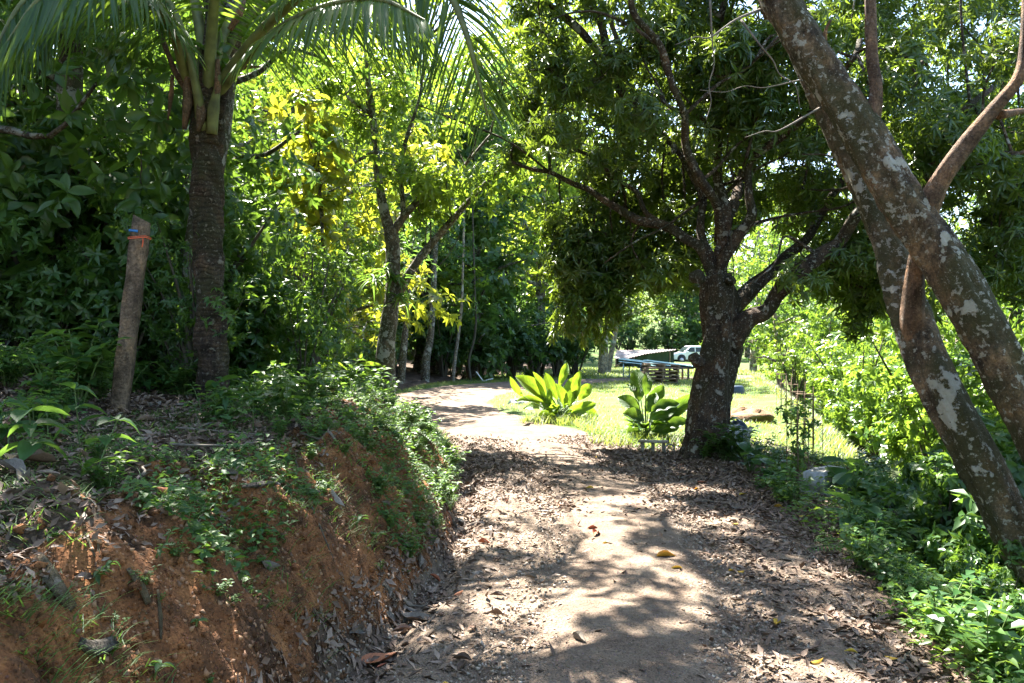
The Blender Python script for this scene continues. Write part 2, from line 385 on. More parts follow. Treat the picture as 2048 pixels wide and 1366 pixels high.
def G(px, py, zg=0.0):
    """ground point under a pixel for a level ground at height zg, then settled on the terrain"""
    for _ in range(12):
        d = F_PX * (CAM_H - zg) / (py - 683); x = (px - 1024) / F_PX * d
        zg = .5 * zg + .5 * float(h(np.array([x]), np.array([d]), False)[0])
    return np.array([x, d, hz(x, d)])

gx = np.unique(np.concatenate([np.linspace(-180, -14, 14), np.linspace(-14, -4, 40), np.linspace(-4, -2.2, 36), np.linspace(-2.2, -.3, 112), np.linspace(-.2, 4.5, 78), np.linspace(4.5, 13, 44), np.linspace(13, 180, 26)]))
gy = np.unique(np.concatenate([np.linspace(-60, 1.4, 14), np.linspace(1.4, 6, 210), np.linspace(6, 8, 56), np.linspace(8, 17, 130), np.linspace(17, 45, 76), np.linspace(45, 110, 40), np.linspace(110, 320, 12)]))
GX, GY = np.meshgrid(gx, gy); GZ = h(GX, GY)
nx, ny = len(gx), len(gy)
ii = (np.arange(ny - 1)[:, None] * nx + np.arange(nx - 1)[None]).ravel()
quads = np.stack([ii, ii + 1, ii + nx + 1, ii + nx], -1)
cx = (GX[:-1, :-1] + GX[1:, 1:]).ravel() / 2; cyy = (GY[:-1, :-1] + GY[1:, 1:]).ravel() / 2
tt = (xb(cyy) - cx) / WB + .45 * fbm(cx * 1.7, cyy * 1.7, 61, 3)
ee = cx - xe(cyy) + .3 * fbm(cx * 2, cyy * 2, 63, 3)
reg = np.where((ee <= .15) & (cx > xb(cyy)) & (cyy < 11.6 + .8 * fbm(cx, cyy, 65, 3)) , 4, np.where(ee > .15, 3, np.where((tt > .02) & (tt < .95) & (cyy < 14.5), 1, np.where((cx < xb(cyy)) , 2, 0))))
allv = np.stack([GX.ravel(), GY.ravel(), GZ.ravel()], -1)
GROUND_V = allv

def groundmat(name, stops, sc=1.3, peb=60, pebc=(.3, .22, .15), pebamt=.25, streak=False, bstr=.7):
    m, nt, b, out = newmat(name)
    v = coords(nt)
    c = ramp(nt, noise(nt, v, sc, 8, .68), stops)
    vo = N(nt, 'ShaderNodeTexVoronoi', Scale=peb); nt.links.new(v, vo.inputs['Vector'])
    pm = ramp(nt, vo.outputs['Distance'], [(.0, (1, 1, 1)), (.42, (0, 0, 0))])
    pc = mix(nt, .35, pebc, vo.outputs['Color'], 'OVERLAY')
    sel = ramp(nt, noise(nt, v, peb * .35, 3), [(.5, (0, 0, 0)), (.56, (1, 1, 1))])
    c = mix(nt, mix(nt, 1.0, mix(nt, 1.0, pm, sel, 'MULTIPLY'), (pebamt,) * 3, 'MULTIPLY'), c, pc)
    fine = noise(nt, v, 90, 4, .7)
    c = mix(nt, .6, c, mix(nt, 1.0, c, ramp(nt, fine, [(.32, (.36, .36, .36)), (.68, (1.65, 1.65, 1.65))]), 'MULTIPLY'))
    hg = mix(nt, .5, pm, noise(nt, v, 30, 6, .7))
    if streak:
        w = noise(nt, coords(nt, (2.5, 7, 1.6)), 2.6, 6, .7)
        c = mix(nt, .55, c, mix(nt, 1.0, c, ramp(nt, w, [(.33, (.42, .36, .32)), (.62, (1.25, 1.25, 1.2))]), 'MULTIPLY'))
        hg = mix(nt, .3, hg, mix(nt, .6, w, noise(nt, v, 14, 5, .65)))
    nt.links.new(c, b.inputs['Base Color']); b.inputs['Roughness'].default_value = .95; b.inputs['Specular IOR Level'].default_value = .2
    bump(nt, b, hg, bstr, .03); return m
M['bank'] = groundmat('red_laterite', [(.30, (.03, .018, .011)), (.43, (.09, .044, .021)), (.52, (.175, .075, .031)), (.63, (.24, .108, .042)), (.78, (.15, .09, .05))], 4.2, 70, (.30, .17, .09), .7, True, 1.0)  # dark stops put the shade of small cavities into the soil colour
M['humus'] = groundmat('leaf_mould', [(.3, (.035, .024, .016)), (.5, (.075, .05, .034)), (.72, (.14, .10, .07))], 3.0, 40, (.16, .12, .09), .5)
M['field'] = groundmat('terrace_soil', [(.28, (.035, .08, .016)), (.48, (.06, .105, .024)), (.62, (.12, .13, .045)), (.78, (.20, .17, .10))], 1.1, 35, (.3, .26, .17), .3)
M['verge'] = groundmat('verge_earth', [(.3, (.07, .05, .035)), (.5, (.14, .10, .07)), (.72, (.22, .165, .115))], 2.5, 60, (.26, .2, .15), .5)
M['slope'] = groundmat('valley_soil', [(.3, (.03, .05, .018)), (.55, (.06, .075, .03)), (.75, (.10, .09, .05))], 1.5, 30, (.1, .09, .06), .3)
M['road'] = groundmat('dirt_gravel', [(.30, (.085, .058, .042)), (.43, (.14, .10, .072)), (.57, (.185, .138, .10)), (.72, (.25, .195, .145))], 2.6, 75, (.36, .32, .28), .8, False, 1.0)

# ---- dirt road: a sheet along its curve
RC = np.array([[.45, -6], [.50, 1.0], [.52, 3.7], [.92, 6.1], [.85, 9.5], [.10, 13.6], [-1.05, 16.6], [-2.0, 19.5], [-2.1, 22.8], [-1.3, 26.5], [.9, 30.5], [4.3, 34], [9, 37], [15, 40], [24, 45]])
RW = np.array([1.35, 1.35, 1.36, 1.40, 1.42, 1.3, 1.4, 1.6, 1.7, 1.7, 1.8, 1.5, 1.5, 1.5, 1.5])
rp, rw = spline(RC, RW, 40)
rl = np.concatenate([[0], np.cumsum(np.linalg.norm(np.diff(rp, axis=0), axis=1))])
sl = np.concatenate([np.arange(0, 16, .05), np.arange(16, rl[-1], .25)])
rp2 = np.stack([np.interp(sl, rl, rp[:, 0]), np.interp(sl, rl, rp[:, 1])], -1); rw2 = np.interp(sl, rl, rw)
tg = nrm(np.gradient(rp2, axis=0)); nr = np.stack([tg[:, 1], -tg[:, 0]], -1)
uu = np.linspace(-1, 1, 57)
we = np.stack([rw2 * (1 + .16 * fbm(sl * .9, sl * 0 + 1, 71, 4)), rw2 * (1 + .22 * fbm(sl * .8, sl * 0 + 5, 73, 4))], -1)
off = np.where(uu[None] < 0, uu[None] * we[:, :1], uu[None] * we[:, 1:])
RX = rp2[:, :1] + nr[:, :1] * off; RY = rp2[:, 1:] + nr[:, 1:] * off
rut = .035 * np.exp(-((np.abs(off) - .62) / .2) ** 2) - .03 * np.exp(-(off / .35) ** 2)
RZ = h(RX, RY) + .016 - .05 * np.clip(np.abs(uu[None]) - .9, 0, 1) * 10 * .1 * 8 - rut * .6
RZ = RZ + .012 * fbm(RX * 6, RY * 6, 77, 3)
k = len(uu); i0 = (np.arange(len(sl) - 1)[:, None] * k + np.arange(k - 1)[None]).ravel()
road = obj('dirt_road', to_mesh('dirt_road', np.stack([RX.ravel(), RY.ravel(), RZ.ravel()], -1), [np.stack([i0, i0 + k, i0 + k + 1, i0 + 1], -1)], smooth=True), M['road'])
tag(road, 'narrow dirt road dappled with sun and littered with leaves', kind='structure')
def on_road(x, y):
    d = np.hypot(rp[:, 0] - x, rp[:, 1] - y); i = d.argmin(); return d[i] / rw[i]

# the bed under the road sheet is cut a little lower than the sheet
_sel = (np.abs(allv[:, 0] - .5) < 30) & (allv[:, 1] > -7) & (allv[:, 1] < 48); _i = np.where(_sel)[0]
_dm = np.full(len(_i), 9e9)
for (a_, b_), w_ in zip(rp[::4], rw[::4]): _dm = np.minimum(_dm, np.hypot(allv[_i, 0] - a_, allv[_i, 1] - b_) / w_)
allv[_i, 2] -= .09 * np.clip((.93 - _dm) / .12, 0, 1)
def subset(name, k, mat, label):
    q = quads[reg == k]; u, inv = np.unique(q, return_inverse=True)
    o = obj(name, to_mesh(name, allv[u], [inv.reshape(-1, 4)], smooth=True), mat); return tag(o, label, kind='structure')
subset('grass_field', 0, M['field'], 'sunlit grassy terrace beside the dirt road')
subset('road_verge', 4, M['verge'], 'leaf-strewn earth verge along the dirt road')
subset('bank', 1, M['bank'], 'eroded red earth bank along the road')
subset('hillside', 2, M['humus'], 'shaded hillside floor covered in dead leaves above the bank')
subset('valley_slope', 3, M['slope'], 'overgrown slope falling away beyond the road edge')

# ------------------------------------------------------------------ tree makers
def limb(mb, pts, r0, r1, sides=8, wob=.25, seed=0, sub=4, p=1.0):
    n = len(pts); u = np.linspace(0, 1, n) ** p
    mb.tube(pts, r0 + (r1 - r0) * u, sides, wob, seed, True, sub)

def gen_tree(seed, H, tr, first, spread, nlimb, clr, nros, nl, L, W, tmpl, droop=.5, lean=.06, limbup=.5, per=2, sides=8):
    """returns trunk mesh and crown mesh of a free-standing tree, base at the origin"""
    r = np.random.default_rng(seed)
    n = 7; zz = np.linspace(-.3, H * .88, n)
    tp = np.stack([np.cumsum(r.normal(size=n) * H * .012) + lean * zz * r.normal(), np.cumsum(r.normal(size=n) * H * .012), zz], -1)
    mb = MB(); mb.tube(tp, tr * (1.25 - 1.1 * np.linspace(0, 1, n) ** .8), sides, .2, seed)
    cen = []; cr = []
    for i in range(nlimb):
        f = first + (0.92 - first) * (i + .5) / nlimb
        z = f * H * .88; b = np.array([np.interp(z, zz, tp[:, 0]), np.interp(z, zz, tp[:, 1]), z])
        az = i * 2.4 + r.normal() * .4; ln = spread * (1 - .55 * ((f - first) / (1 - first)) ** 1.5) * r.uniform(.65, 1.15)
        dd = np.array([math.cos(az), math.sin(az), 0]); up = limbup * r.uniform(.3, 1.3)
        pts = np.array([b, b + dd * ln * .4 + [0, 0, ln * .35 * up], b + dd * ln * .75 + [0, 0, ln * .6 * up] + r.normal(size=3) * .06 * ln, b + dd * ln + [0, 0, ln * .7 * up]])
        limb(mb, pts, tr * (.5 - .3 * f), tr * .06 + .006, 5, .2, seed + i, 3)
        for q in range(per):
            u = 1 - q * .33 - r.random() * .15
            p = pts[0] + (pts[-1] - pts[0]) * u + r.normal(size=3) * clr * .35
            cen.append(p); cr.append(clr * r.uniform(.6, 1.25))
    cen.append(tp[-1] + [0, 0, clr * .3]); cr.append(clr)
    cb = MB(); rosettes(cb, cen, np.array(cr), nros, nl, L, W, tmpl, r, droop)
    return mb.mesh('trunk', True), cb.mesh('crown')

def gen_shrub(seed, H, spread, nst, clr, nros, nl, L, W, tmpl, droop=.6, mat_stem=None):
    r = np.random.default_rng(seed); mb = MB(); cen = []; cr = []
    for i in range(nst):
        az = i * 2.4 + r.normal() * .5; ln = spread * r.uniform(.3, 1); hh = H * r.uniform(.55, 1)
        pts = np.array([[0, 0, -.1], [math.cos(az) * ln * .4, math.sin(az) * ln * .4, hh * .5], [math.cos(az) * ln, math.sin(az) * ln, hh * .92]])
        mb.tube(pts, [.03 * H ** .5, .018 * H ** .5, .005], 5, .1, seed + i, False, 3)
        for u in (1.0, .72, .42)[:2 + (i % 2)]:
            cen.append(pts[0] + (pts[1] - pts[0]) * min(1, 2 * u) + (pts[2] - pts[1]) * max(0, 2 * u - 1) + r.normal(size=3) * clr * .3); cr.append(clr * r.uniform(.65, 1.2))
    cb = MB(); rosettes(cb, cen, np.array(cr), nros, nl, L, W, tmpl, r, droop)
    return mb.mesh('stem', True), cb.mesh('foliage')

PROTO = {}
def place(kind, name, parts, loc, rotz, sc, label, cat, group, mats):
    """parts: list of (part name, mesh); one thing with its parts"""
    t = thing(name, label, cat, loc, (0, 0, rotz), group, sc)
    for (pn, me), mt in zip(parts, mats):
        obj(pn, me, mt, t)
    return t

LAND = []
def landmark(x, y):
    return min(LAND, key=lambda l: (l[0] - x) ** 2 + (l[1] - y) ** 2)[2]
def sized(s, a, b): return 'small ' if s < a + (b - a) / 3 else 'large ' if s > b - (b - a) / 3 else ''
def scatter(variants, name, cat, spots, labels, group, mats, part_names):
    """variants: list of mesh pairs; spots: (x, y, scale[, variant])"""
    out = []
    for i, s in enumerate(spots):
        v = s[3] if len(s) > 3 else i % len(variants)
        z = (s[4] if len(s) > 4 else hz(s[0], s[1])) - .04
        sc = s[2]; lab = labels if isinstance(labels, str) else labels[v % len(labels)]
        if LAND and len(spots) > 8: lab = sized(sc, min(q[2] for q in spots), max(q[2] for q in spots)) + lab + ', near ' + landmark(s[0], s[1])
        nm_ = name if isinstance(name, str) else name[v % len(name)]
        mt = mats[v % len(mats)] if isinstance(mats[0], (list, tuple)) else mats
        gp = group if isinstance(group, str) else group[v % len(group)]
        out.append(place(None, nm_, list(zip(part_names, variants[v])), (s[0], s[1], z), (i * 2.399 + 1) % 6.28, (sc * random.uniform(.9, 1.1), sc * random.uniform(.9, 1.1), sc), lab, cat, gp, mt))
    return out

# ------------------------------------------------------------------ mango tree (trunk, limbs, crown)
def px_pts(lst): return np.array([P(*q) for q in lst])
def sink(p, extra=.25):
    """move a base point down into the ground"""
    return np.array([p[0], p[1], hz(p[0], p[1]) - extra])
MD = 11.0
mroot = thing('mango_tree', 'old spreading mango tree with lichen-spotted forked trunk and dense drooping dark leaves', 'tree', (2.66, MD, hz(2.66, MD)))
def rel(root, me): me.transform(Matrix.Translation(-root.location)); return me
tb = MB()
tpts = px_pts([(1406, 930, MD), (1410, 880, MD), (1424, 800, MD), (1436, 730, MD), (1443, 670, MD), (1437, 610, MD), (1430, 550, MD)]); tpts[0] = sink(tpts[0])
tb.tube(tpts, [.45, .315, .275, .262, .262, .215, .165], 40, .24, 3, True, 14, wf=4, rough=.07)
for bx_, by_, rr_ in ((1386, 715, .07), (1394, 723, .08), (1392, 552, .10), (1460, 560, .06)):      # knots on the bole
    q = P(bx_, by_, MD - .24); tb.tube(np.array([q + [.06, .1, 0], q, q + [-.03, -.05, .02]]), [rr_, rr_, rr_ * .55], 9, .2, 5, True, 3)
obj('trunk', rel(mroot, tb.mesh('trunk', True)), M['bark_mango'], mroot)
limbs = [
 ([(1452, 690, 11), (1500, 636, 10.8), (1560, 585, 10.6), (1640, 515, 10.4), (1720, 425, 10.3), (1800, 340, 10.5), (1900, 245, 10.8)], .20, .06),
 ([(1446, 640, 11), (1505, 575, 11.3), (1570, 515, 11.6), (1640, 430, 11.8), (1695, 350, 12.0), (1770, 240, 12.4), (1850, 120, 12.6)], .15, .045),
 ([(1430, 560, 11), (1400, 492, 11.1), (1330, 452, 11.3), (1250, 425, 11.6), (1180, 382, 11.9), (1100, 345, 12.2), (1020, 322, 12.5)], .135, .03),
 ([(1434, 560, 11), (1448, 470, 11), (1446, 390, 11), (1436, 290, 10.9), (1425, 170, 10.8), (1440, 40, 10.6), (1450, -120, 10.6)], .13, .05),
 ([(1440, 560, 11), (1478, 470, 10.8), (1498, 385, 10.6), (1560, 275, 10.3), (1640, 190, 10.0), (1720, 80, 9.8)], .11, .04),
 ([(1422, 520, 11), (1405, 400, 11.4), (1355, 300, 11.9), (1290, 215, 12.4), (1240, 100, 12.8), (1180, -40, 13.2)], .10, .035),
 ([(1440, 480, 11), (1400, 360, 10.2), (1370, 230, 9.5), (1320, 90, 9.0), (1270, -60, 8.7)], .10, .035),
 ([(1446, 470, 11), (1480, 360, 12), (1520, 240, 13), (1560, 120, 13.8), (1600, -20, 14.5)], .10, .035),
 ([(1640, 515, 10.4), (1740, 500, 10.8), (1850, 498, 11.2), (1980, 510, 11.6), (2110, 505, 12)], .07, .03),
 ([(1330, 452, 11.3), (1270, 380, 11.5), (1200, 320, 11.8), (1120, 280, 12.0), (1050, 240, 12.2)], .06, .02),
 ([(1900, 245, 10.8), (1990, 170, 11), (2080, 60, 11.2)], .06, .03),
 ([(1720, 425, 10.3), (1820, 400, 10.0), (1930, 330, 9.8), (2060, 300, 9.8)], .06, .03),
]
lp = []
W_ = lambda x, y, z: ((x / y * F_PX) + 1024, 683 - (z - CAM_H) / y * F_PX, y)
limbs += [([W_(1.9, 11.2, 4.6), W_(.9, 12.0, 6.4), W_(-.7, 11.7, 7.4), W_(-.9, 9.9, 7.9), W_(-.2, 8.2, 8.2), W_(.6, 6.8, 8.4)], .09, .04),  # unseen limbs above the frame, added to cast shadow bands on the road
 ([W_(2.0, 11.0, 4.4), W_(1.2, 11.2, 6.2), W_(.3, 10.4, 7.2), W_(.5, 8.9, 7.6), W_(1.1, 7.5, 7.9), W_(1.6, 6.4, 8.0)], .08, .035)]
_r = np.random.default_rng(123)
for _j in range(26):
    _b = limbs[int(_r.integers(0, 12))][0]; _k = int(_r.integers(1, len(_b) - 1)); _s = P(*_b[_k]); _d = nrm(_r.normal(size=3) * [1, .8, .5] + [0, 0, .55]); _l = _r.uniform(1.0, 2.2)
    _m = _s + _d * _l * .5 + _r.normal(size=3) * .12; _e = _s + _d * _l + np.array([0, 0, -.15]) + _r.normal(size=3) * .15
    limbs.append(([_b[_k], W_(*_m), W_(*_e)], .034, .010))
for i, (pp, a, b) in enumerate(limbs):
    q = px_pts(pp); _rj = np.random.default_rng(900 + i)
    q = np.concatenate([np.stack([q[:-1], (q[:-1] + q[1:]) / 2 + _rj.normal(size=(len(q) - 1, 3)) * .075], 1).reshape(-1, 3), q[-1:]])
    mb = MB(); limb(mb, q, a * (.92 if i < 2 else .78), b * .8, 10 if a > .1 else 8, .35, 50 + i, 5, .7)
    obj('limb', rel(mroot, mb.mesh('limb', True)), M['bark_mango'], mroot); lp.append(spline(q, np.ones(len(q)), 6)[0])
r = np.random.default_rng(5)
cen = []; cr = []
def px_clumps(x0, x1, y0, y1, d0, d1, n, r0, r1, seed, keep=None):
    rr = np.random.default_rng(seed); out = 0
    while out < n:
        x, y = rr.uniform(x0, x1), rr.uniform(y0, y1)
        if keep and not keep(x, y): continue
        cen.append(P(x, y, rr.uniform(d0, d1))); cr.append(rr.uniform(r0, r1)); out += 1
holes = [(1372, 225, 42, 42), (1480, 20, 45, 35), (1850, 150, 42, 36), (1965, 55, 45, 40), (1560, 330, 24, 24), (1130, 215, 30, 28)]
def free(x, y): return all(((x - a) / c) ** 2 + ((y - b) / e) ** 2 > 1 for a, b, c, e in holes)
px_clumps(1040, 1500, -260, 280, 10.0, 13.6, 70, .32, .55, 1, free)
px_clumps(1280, 1560, 60, 420, 12.6, 14.6, 30, .35, .55, 16, free)
px_clumps(1240, 1640, -60, 250, 9.4, 10.8, 26, .26, .42, 17, free)
px_clumps(1560, 2080, 60, 420, 9.2, 10.4, 22, .26, .42, 18, free)
px_clumps(1480, 2120, -300, 420, 10.4, 13.8, 82, .35, .62, 2, free)
px_clumps(1180, 1420, 300, 470, 11.9, 13.6, 24, .28, .46, 3, free)
px_clumps(1060, 1240, 410, 565, 12.2, 13.0, 22, .26, .42, 4, lambda x, y: x > 1075 + (y - 400) * .25)
px_clumps(1130, 1235, 570, 640, 12.1, 12.7, 7, .16, .26, 6)
px_clumps(1250, 1400, 465, 560, 11.6, 12.8, 15, .24, .36, 7, lambda x, y: y < 590 - abs(x - 1340) * .4)
px_clumps(1540, 1790, 420, 640, 10.2, 12.4, 26, .26, .42, 8, lambda x, y: y > 640 - (x - 1480) * .75 and (x > 1640 or y > 540) and y < 560 + abs(x - 1610) * .8)
px_clumps(1820, 2120, 330, 600, 9.8, 12.5, 26, .32, .5, 9, lambda x, y: y < 640 - (x - 1820) * .15)
px_clumps(880, 1380, -480, -120, 9.0, 12.5, 22, .3, .5, 11)  # unseen clumps above the frame, added to dapple the road
px_clumps(1600, 2150, -350, 480, 12.0, 14.5, 60, .4, .65, 12, free)
for _q in ((-.5, 8.8, 8.2), (.7, 6.9, 8.5), (.9, 8.3, 7.9), (1.6, 6.6, 8.2), (-.9, 10.6, 7.8), (.2, 7.6, 8.6), (.4, 9.6, 7.6)): cen.append(np.array(_q)); cr.append(.42)  # unseen clumps on the added limbs, put there to shade the road
px_clumps(1000, 1300, 60, 330, 11.2, 13.5, 16, .3, .5, 13, free)
px_clumps(1460, 1640, 120, 470, 11.6, 14.2, 26, .32, .5, 14, free)
px_clumps(1640, 2080, -100, 300, 11, 14, 26, .35, .5, 15, free)
cen = np.array(cen); cr = np.array(cr)
cb = MB(); rosettes(cb, cen, np.stack([cr, cr, cr * .85], -1), 30, 10, .17, .038, T_FOLD, r, .9, 2.4, (55, 115))
obj('crown', rel(mroot, cb.mesh('crown')), M['mango'], mroot)
# branchlets that carry the clumps
bb = MB(); allp = np.concatenate(lp)
for i, c in enumerate(cen):
    hi = cen[cen[:, 2] > c[2] + .15]; cand = np.concatenate([allp, hi]) if len(hi) else allp
    df = cand - c; dd = np.hypot(df[:, 0], df[:, 1]) * 1.6 + np.abs(df[:, 2]) * .7 + .25 * (np.arange(len(cand)) >= len(allp)); a = cand[dd.argmin()]
    m = (a + c) / 2 + r.normal(size=3) * .12 + [0, 0, .08]
    bb.tube(np.array([a, m, c]), [.022, .016, .007], 5, 0, i, False, 3)
    for q in range(4):
        e = c + nrm(r.normal(size=3)) * cr[i] * .85; bb.tube(np.array([c, (c + e) / 2 + r.normal(size=3) * .05, e]), [.007, .005, .003], 3, 0, q, False, 2)
obj('branchlets', rel(mroot, bb.mesh('branchlets', True)), M['bark_mango'], mroot)['kind'] = 'stuff'
# hanging tassels of leaves under the left limb, and a thin hanging vine on the trunk
hb = MB(); rt = np.random.default_rng(9); vb = MB()
for i in range(16):
    x, y0 = rt.uniform(1095, 1245), rt.uniform(540, 640); d = rt.uniform(12, 12.7); ln = rt.uniform(40, 100)
    y1 = min(y0 + ln, 765 if 1170 < x < 1200 else 735); n = 14
    t = np.linspace(0, 1, n); pts = np.array([P(x + 8 * math.sin(3 * q + i), y0 + (y1 - y0) * q, d) for q in t])
    vb.tube(pts, .004, 3, 0, i, False, 1)
    az = rt.random((n, 5)) * 6.28; pos = np.repeat(pts, 5, 0)
    dr = np.stack([np.cos(az.ravel()), np.sin(az.ravel()), -rt.uniform(.4, 1.6, n * 5)], -1)
    add_leaves(hb, pos, dr, np.array([0, 0, 1.]) + rt.normal(size=(n * 5, 3)) * .4, rt.uniform(.1, .17, n * 5), .038, T_FOLD, rt.random(n * 5) * .5 + .45)
obj('hanging_leaves', rel(mroot, hb.mesh('hanging_leaves')), M['mango'], mroot)
vb.tube(px_pts([(1462, 470, 10.6), (1468, 560, 10.62), (1464, 640, 10.6), (1456, 760, 10.6), (1454, 880, 10.6)]), .007, 5, 0, 1, False, 5)
vb.tube(px_pts([(1560, 420, 10.6), (1520, 610, 10.8), (1490, 690, 10.9), (1478, 735, 10.9)]), .006, 5, 0, 1, False, 5)
obj('hanging_vine', rel(mroot, vb.mesh('hanging_vine', True)), M['vine'], mroot)

# ------------------------------------------------------------------ the two leaning trees by the road edge
def leaning(name, label, pts, rad, seed, branches, stubs=()):
    q = px_pts(pts); base = q[-1] + (q[-1] - q[-2]) * .0
    b = q[-1].copy(); dv = nrm(q[-1] - q[-2]); g = hz(b[0], b[1]); ext = []
    while b[2] > g - .3:
        b = b + dv * .3 + np.array([0, 0, -.05]); g = hz(b[0], b[1]); ext.append(b.copy())
        if len(ext) > 14: break
    q = np.concatenate([q, np.array(ext)]); rd = np.concatenate([rad, np.linspace(rad[-1], rad[-1] * 1.35, len(ext))])
    root = thing(name, label, 'tree', (q[-1][0], q[-1][1], hz(q[-1][0], q[-1][1])))
    mb = MB(); mb.tube(q[::-1], rd[::-1], 40, .24, seed, True, 16, wf=2.6, rough=.075)
    obj('trunk', rel(root, mb.mesh('trunk', True)), M['bark_lean'], root)
    for i, (bp, a, c, mt, nm) in enumerate(branches):
        mb = MB(); qq = px_pts(bp); ra = a + (c - a) * np.linspace(0, 1, len(qq)); ra[0] *= 1.5; mb.tube(qq, ra, 10, .35, seed + 10 + i, True, 6); obj(nm, rel(root, mb.mesh(nm, True)), M[mt], root)
    return root, q
lt1, q1 = leaning('leaning_tree', 'thick leaning tree trunk mottled with white lichen, crossing in front of its thinner twin',
    [(1500, -130, 5.6), (1560, 0, 5.5), (1640, 130, 5.4), (1735, 280, 5.3), (1810, 405, 5.2), (1890, 520, 5.1), (1965, 650, 5.0), (2020, 760, 4.95), (2075, 870, 4.9)],
    np.array([.110, .113, .120, .124, .128, .134, .14, .145, .15]), 21,
    [([(1735, 290, 5.32), (1752, 190, 5.3), (1745, 110, 5.32), (1740, 0, 5.35), (1738, -140, 5.4)], .040, .030, 'bark_red', 'branch'),
     ([(1835, 445, 5.2), (1880, 360, 5.1), (1930, 290, 5.05), (1985, 220, 5.0), (2040, 150, 4.95), (2055, 60, 4.95), (2060, -60, 4.95)], .052, .036, 'bark_red', 'branch'),
     ([(2000, 230, 5.0), (2050, 222, 5.1), (2120, 220, 5.2)], .022, .014, 'bark_red', 'branch'),
     ([(1648, 88, 5.42), (1652, 60, 5.40), (1662, 40, 5.38)], .014, .009, 'bark_red', 'branch_stub'),
     ([(1640, 215, 5.35), (1560, 260, 5.1), (1530, 262, 5.05), (1490, 275, 5.0)], .005, .002, 'twig', 'twig'),
     ([(1520, 20, 5.5), (1470, 40, 5.3), (1420, 75, 5.2), (1390, 74, 5.15), (1350, 90, 5.1)], .008, .002, 'twig', 'twig'),
     ([(1482, 40, 5.3), (1520, 90, 5.2), (1545, 120, 5.2), (1560, 150, 5.2), (1590, 170, 5.2), (1600, 215, 5.2)], .006, .002, 'twig', 'twig'),
     ([(1600, 160, 5.3), (1530, 175, 5.1), (1490, 172, 5.05), (1450, 184, 5.0), (1400, 180, 4.9)], .003, .002, 'twig', 'twig'),
     ([(1420, 0, 5.0), (1425, 90, 5.0), (1428, 130, 5.0), (1418, 170, 5.0), (1422, 205, 5.0), (1412, 240, 5.0)], .004, .002, 'twig', 'twig')])
lt2, q2 = leaning('leaning_tree', 'slimmer leaning tree trunk with a broken reddish stub, passing behind its thicker twin',
    [(1560, 20, 6.3), (1640, 190, 6.2), (1712, 340, 6.0), (1768, 470, 5.85), (1798, 570, 5.7), (1826, 650, 5.55), (1866, 750, 5.4), (1948, 905, 5.25), (2035, 1072, 5.1), (2105, 1200, 5.0)],
    np.array([.08, .09, .10, .11, .118, .122, .122, .12, .122, .13]), 22,
    [([(1832, 690, 5.56), (1822, 650, 5.47), (1824, 590, 5.40), (1829, 535, 5.35), (1833, 490, 5.33)], .075, .040, 'bark_red', 'broken_stub')])
# crowns of the leaning trees lie above the picture; they cast the dapple on the verge
for root, q, sd in ((lt1, q1, 31), (lt2, q2, 32)):
    rr = np.random.default_rng(sd); top = q[0]; dv = nrm(q[0] - q[1])
    mb = MB(); limb(mb, np.array([top, top + dv * 1.2 + [0, 0, .3], top + dv * 2.2 + [.2, 0, 1.0]]), .14, .05, 8, .2, sd)
    cs = []
    for k_ in range(4):
        e = top + dv * rr.uniform(1.2, 2.8) + rr.normal(size=3) * [1.0, 1.0, .5] + [0, 0, 1.2]
        mb.tube(np.array([top + dv * 1.0 + [0, 0, .2], (top + dv + e) / 2, e]), [.05, .03, .01], 5, .1, k_, False, 3); cs.append(e)
    obj('limb', rel(root, mb.mesh('limb', True)), M['bark_lean'], root)
    cb = MB(); rosettes(cb, cs, np.array([.5] * len(cs)), 22, 9, .15, .06, T_FOLD, rr, .5); obj('crown', rel(root, cb.mesh('crown')), M['broad'], root)

# ------------------------------------------------------------------ coconut palm
PD = 7.0
pb = P(425, 800, PD); pb = np.array([pb[0], pb[1], hz(pb[0], pb[1])])
palm = thing('coconut_palm', 'coconut palm with ringed brown trunk and long feathery fronds above the red bank', 'palm', pb)
mb = MB(); q = px_pts([(426, 830, PD), (424, 700, PD), (420, 560, PD), (416, 430, PD), (413, 320, PD), (413, 245, PD), (414, 190, PD)]); q[0] = sink(q[0])
mb.tube(q, [.16, .125, .122, .128, .132, .13, .09], 30, .22, 7, True, 20, wf=22, rough=.06)
obj('trunk', rel(palm, mb.mesh('trunk', True)), M['bark_palm'], palm)
T_LEAFLET = []
for dr in (.05, .3, .6, .95):
    v = []; f = []; n = 7
    for i in range(n + 1):
        u = i / n; w = .5 * (min(1, u * 9 + .25) * (1 - u ** 2.2)) + .02; a = dr * u
        x = u * math.cos(a * .5) if True else u; z = -u * math.sin(a * .6)
        v += [[x, w, z + w * .0 + (.012)], [x, 0, z], [x, -w, z + .012]]
    for i in range(n):
        a = 3 * i; f += [[a, a + 1, a + 4, a + 3], [a + 1, a + 2, a + 5, a + 4]]
    T_LEAFLET.append((np.array(v), [np.array(f)]))
LM = []
for t in T_LEAFLET:
    v = t[0].copy(); v[:, 1] *= .034; me = to_mesh('leaflet', v, t[1], smooth=True); me.materials.append(M['palm']); LM.append(me)
